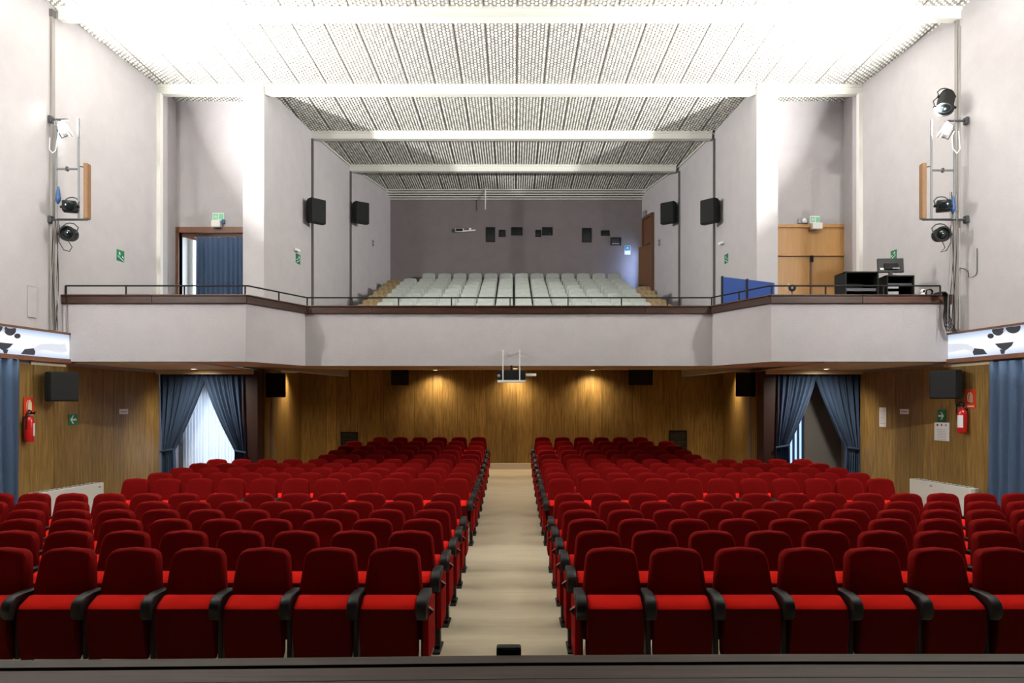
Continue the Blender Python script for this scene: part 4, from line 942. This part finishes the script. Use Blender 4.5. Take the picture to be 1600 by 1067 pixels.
MB().box((0, 0, 0), (.455, .04, .26), Matrix.Rotation(R(-5), 3, 'X'), .012).build('panel_back', 'plastic_black', t); MB().box((0, -.03, -.02), (.25, .04, .12), None, .015).build('rear_hump', 'black_matte', t)
MB().box((-.14, -.026, -.06), (.09, .006, .035)).build('rating_label', 'paper', t); MB().box((.08, -.055, -.055), (.12, .006, .02)).build('port_strip', 'ink_grey', t)
MB().span((-.03, -.03, PZ(430, 13.15)+.012-c.z), (.03, .01, -.1)).build('stand', 'plastic_black', t); MB().span((-.09, -.04, PZ(430, 13.15)+.002-c.z), (.09, .12, PZ(430, 13.15)+.014-c.z)).build('stand_foot', 'plastic_black', t)
c = P(1442, 452, 12.84); t = thing('webcam', 'small round white camera standing on the right parapet cap', 'camera', (c.x, 12.84, 4.112))
MB().lathe([(.04, 0), (.045, .01), (.03, .035), (.02, .04)], (0, 0, 0), (0, 0, 1), 16).build('base', 'white_plastic', t, True)
MB().lathe([(.001, -.04), (.025, -.032), (.039, -.01), (.041, .005), (.034, .025), (.02, .036), (.001, .04)], (0, 0, .072), (0, -1, 0), 18).build('head', 'white_plastic', t, True)
MB().lathe([(.02, .030), (.02, .042), (.012, .044)], (0, 0, .072), (0, -1, 0), 14).build('lens', 'glass_dark', t)
c = P(1452, 450, 12.9); pts = [(c.x+.055*math.cos(a_), 12.88+.006*i/6, 4.175+.055*math.sin(a_)) for i, a_ in enumerate([k*math.pi/9 for k in range(55)])]
tag(MB().tube(pts, .007, 5).build('cable_coil', 'black_matte', None, True), 'coil of black cable leaning on the rail beside the white camera', 'cable')
# blue screen behind the angled parapet on the right
t = thing('blue_partition', 'low bright blue fabric partition behind the angled right parapet', 'partition', (0, 0, 0))
A_, B_ = (PX(1128, 14.5), 14.5), (PX(1209, 13.45), 13.45)
for k in range(2):
    f0, f1 = k*.5, k*.5+.5; a = Vector((A_[0]+(B_[0]-A_[0])*f0, A_[1]+(B_[1]-A_[1])*f0, 0)); b = Vector((A_[0]+(B_[0]-A_[0])*f1, A_[1]+(B_[1]-A_[1])*f1, 0)); n = (b-a).normalized().cross(Vector((0, 0, 1)))*-.03
    e = (b-a).normalized()*.008; a += e; b -= e
    zt0, zt1 = 4.72-.30*f0*.95, 4.72-.30*f1*.95
    m = MB(); m.bm.verts.ensure_lookup_table()
    v0 = [m.bm.verts.new(p) for p in ((a.x, a.y, 3.3), (b.x, b.y, 3.3), (b.x, b.y, zt1), (a.x, a.y, zt0))]; v1 = [m.bm.verts.new(Vector(p.co)+n) for p in v0]
    m.bm.faces.new(v0); m.bm.faces.new(v1[::-1])
    for i in range(4): m.bm.faces.new((v0[i], v0[(i+1) % 4], v1[(i+1) % 4], v1[i]))
    m.build('panel', 'blue_board', t)
    MB().span((a.x-.02, a.y-.02, 3.3), (a.x+.02, a.y+.02, zt0+.01)).build('edge_post', 'black_matte', t)
c = P(1231, 445, 13.1); t = thing('clip_fan', 'small black clip fan with white cable near the right doors', 'fan', (c.x, 13.0, 4.112))
MB().lathe([(.05, 0), (.055, .01), (.02, .025)], (0, -.1, 0), (0, 0, 1), 14).build('base', 'black_matte', t, True); MB().tube([(0, -.1, .01), (0, -.1, .10)], .010, 8).build('stem', 'black_matte', t)
MB().lathe([(.03, -.03), (.06, 0), (.064, .02), (.06, .03)], (0, -.1, .135), (-.3, -1, .1), 18).build('cage', 'black_matte', t, True); MB().lathe([(.02, .03), (.022, .036), (.01, .04)], (0, -.1, .135), (-.3, -1, .1), 12).build('hub', 'ink_grey', t)
MB().tube([(0, -.08, .14), (-.05, -.06, .22), (-.09, -.06, .16), (-.03, -.06, .06), (.03, -.05, .0)], .005, 5).build('cord', 'white_plastic', t)

# ================================================================== BOX AT THE STAGE EDGE
c = P(795, 1020, 3.72); t = thing('stage_edge_box', 'small black box standing at the stage edge before the aisle', 'box', (c.x, 3.70, 0))
MB().span((-.062, -.0, .90), (.062, .06, 1.033), bevel=.010, seg=2).build('casing', 'black_matte', t)
MB().span((-.046, -.004, 1.008), (.046, .0, 1.024)).build('face', 'plastic_black', t)
MB().span((-.03, -.01, .86), (.03, .05, .92)).build('mount', 'metal_dark', t)

# ================================================================== DAYLIGHT LAMPS OF THE OPENINGS
lamp('daylight_landing', 'AREA', (DOOR_B.x-.02, DOOR_B.y-.16, 6.38), (-.75, .62, -.12), 16, (.38, .56, 1.0), None, shape='RECTANGLE', size=.14, size_y=1.4, spread=R(150))
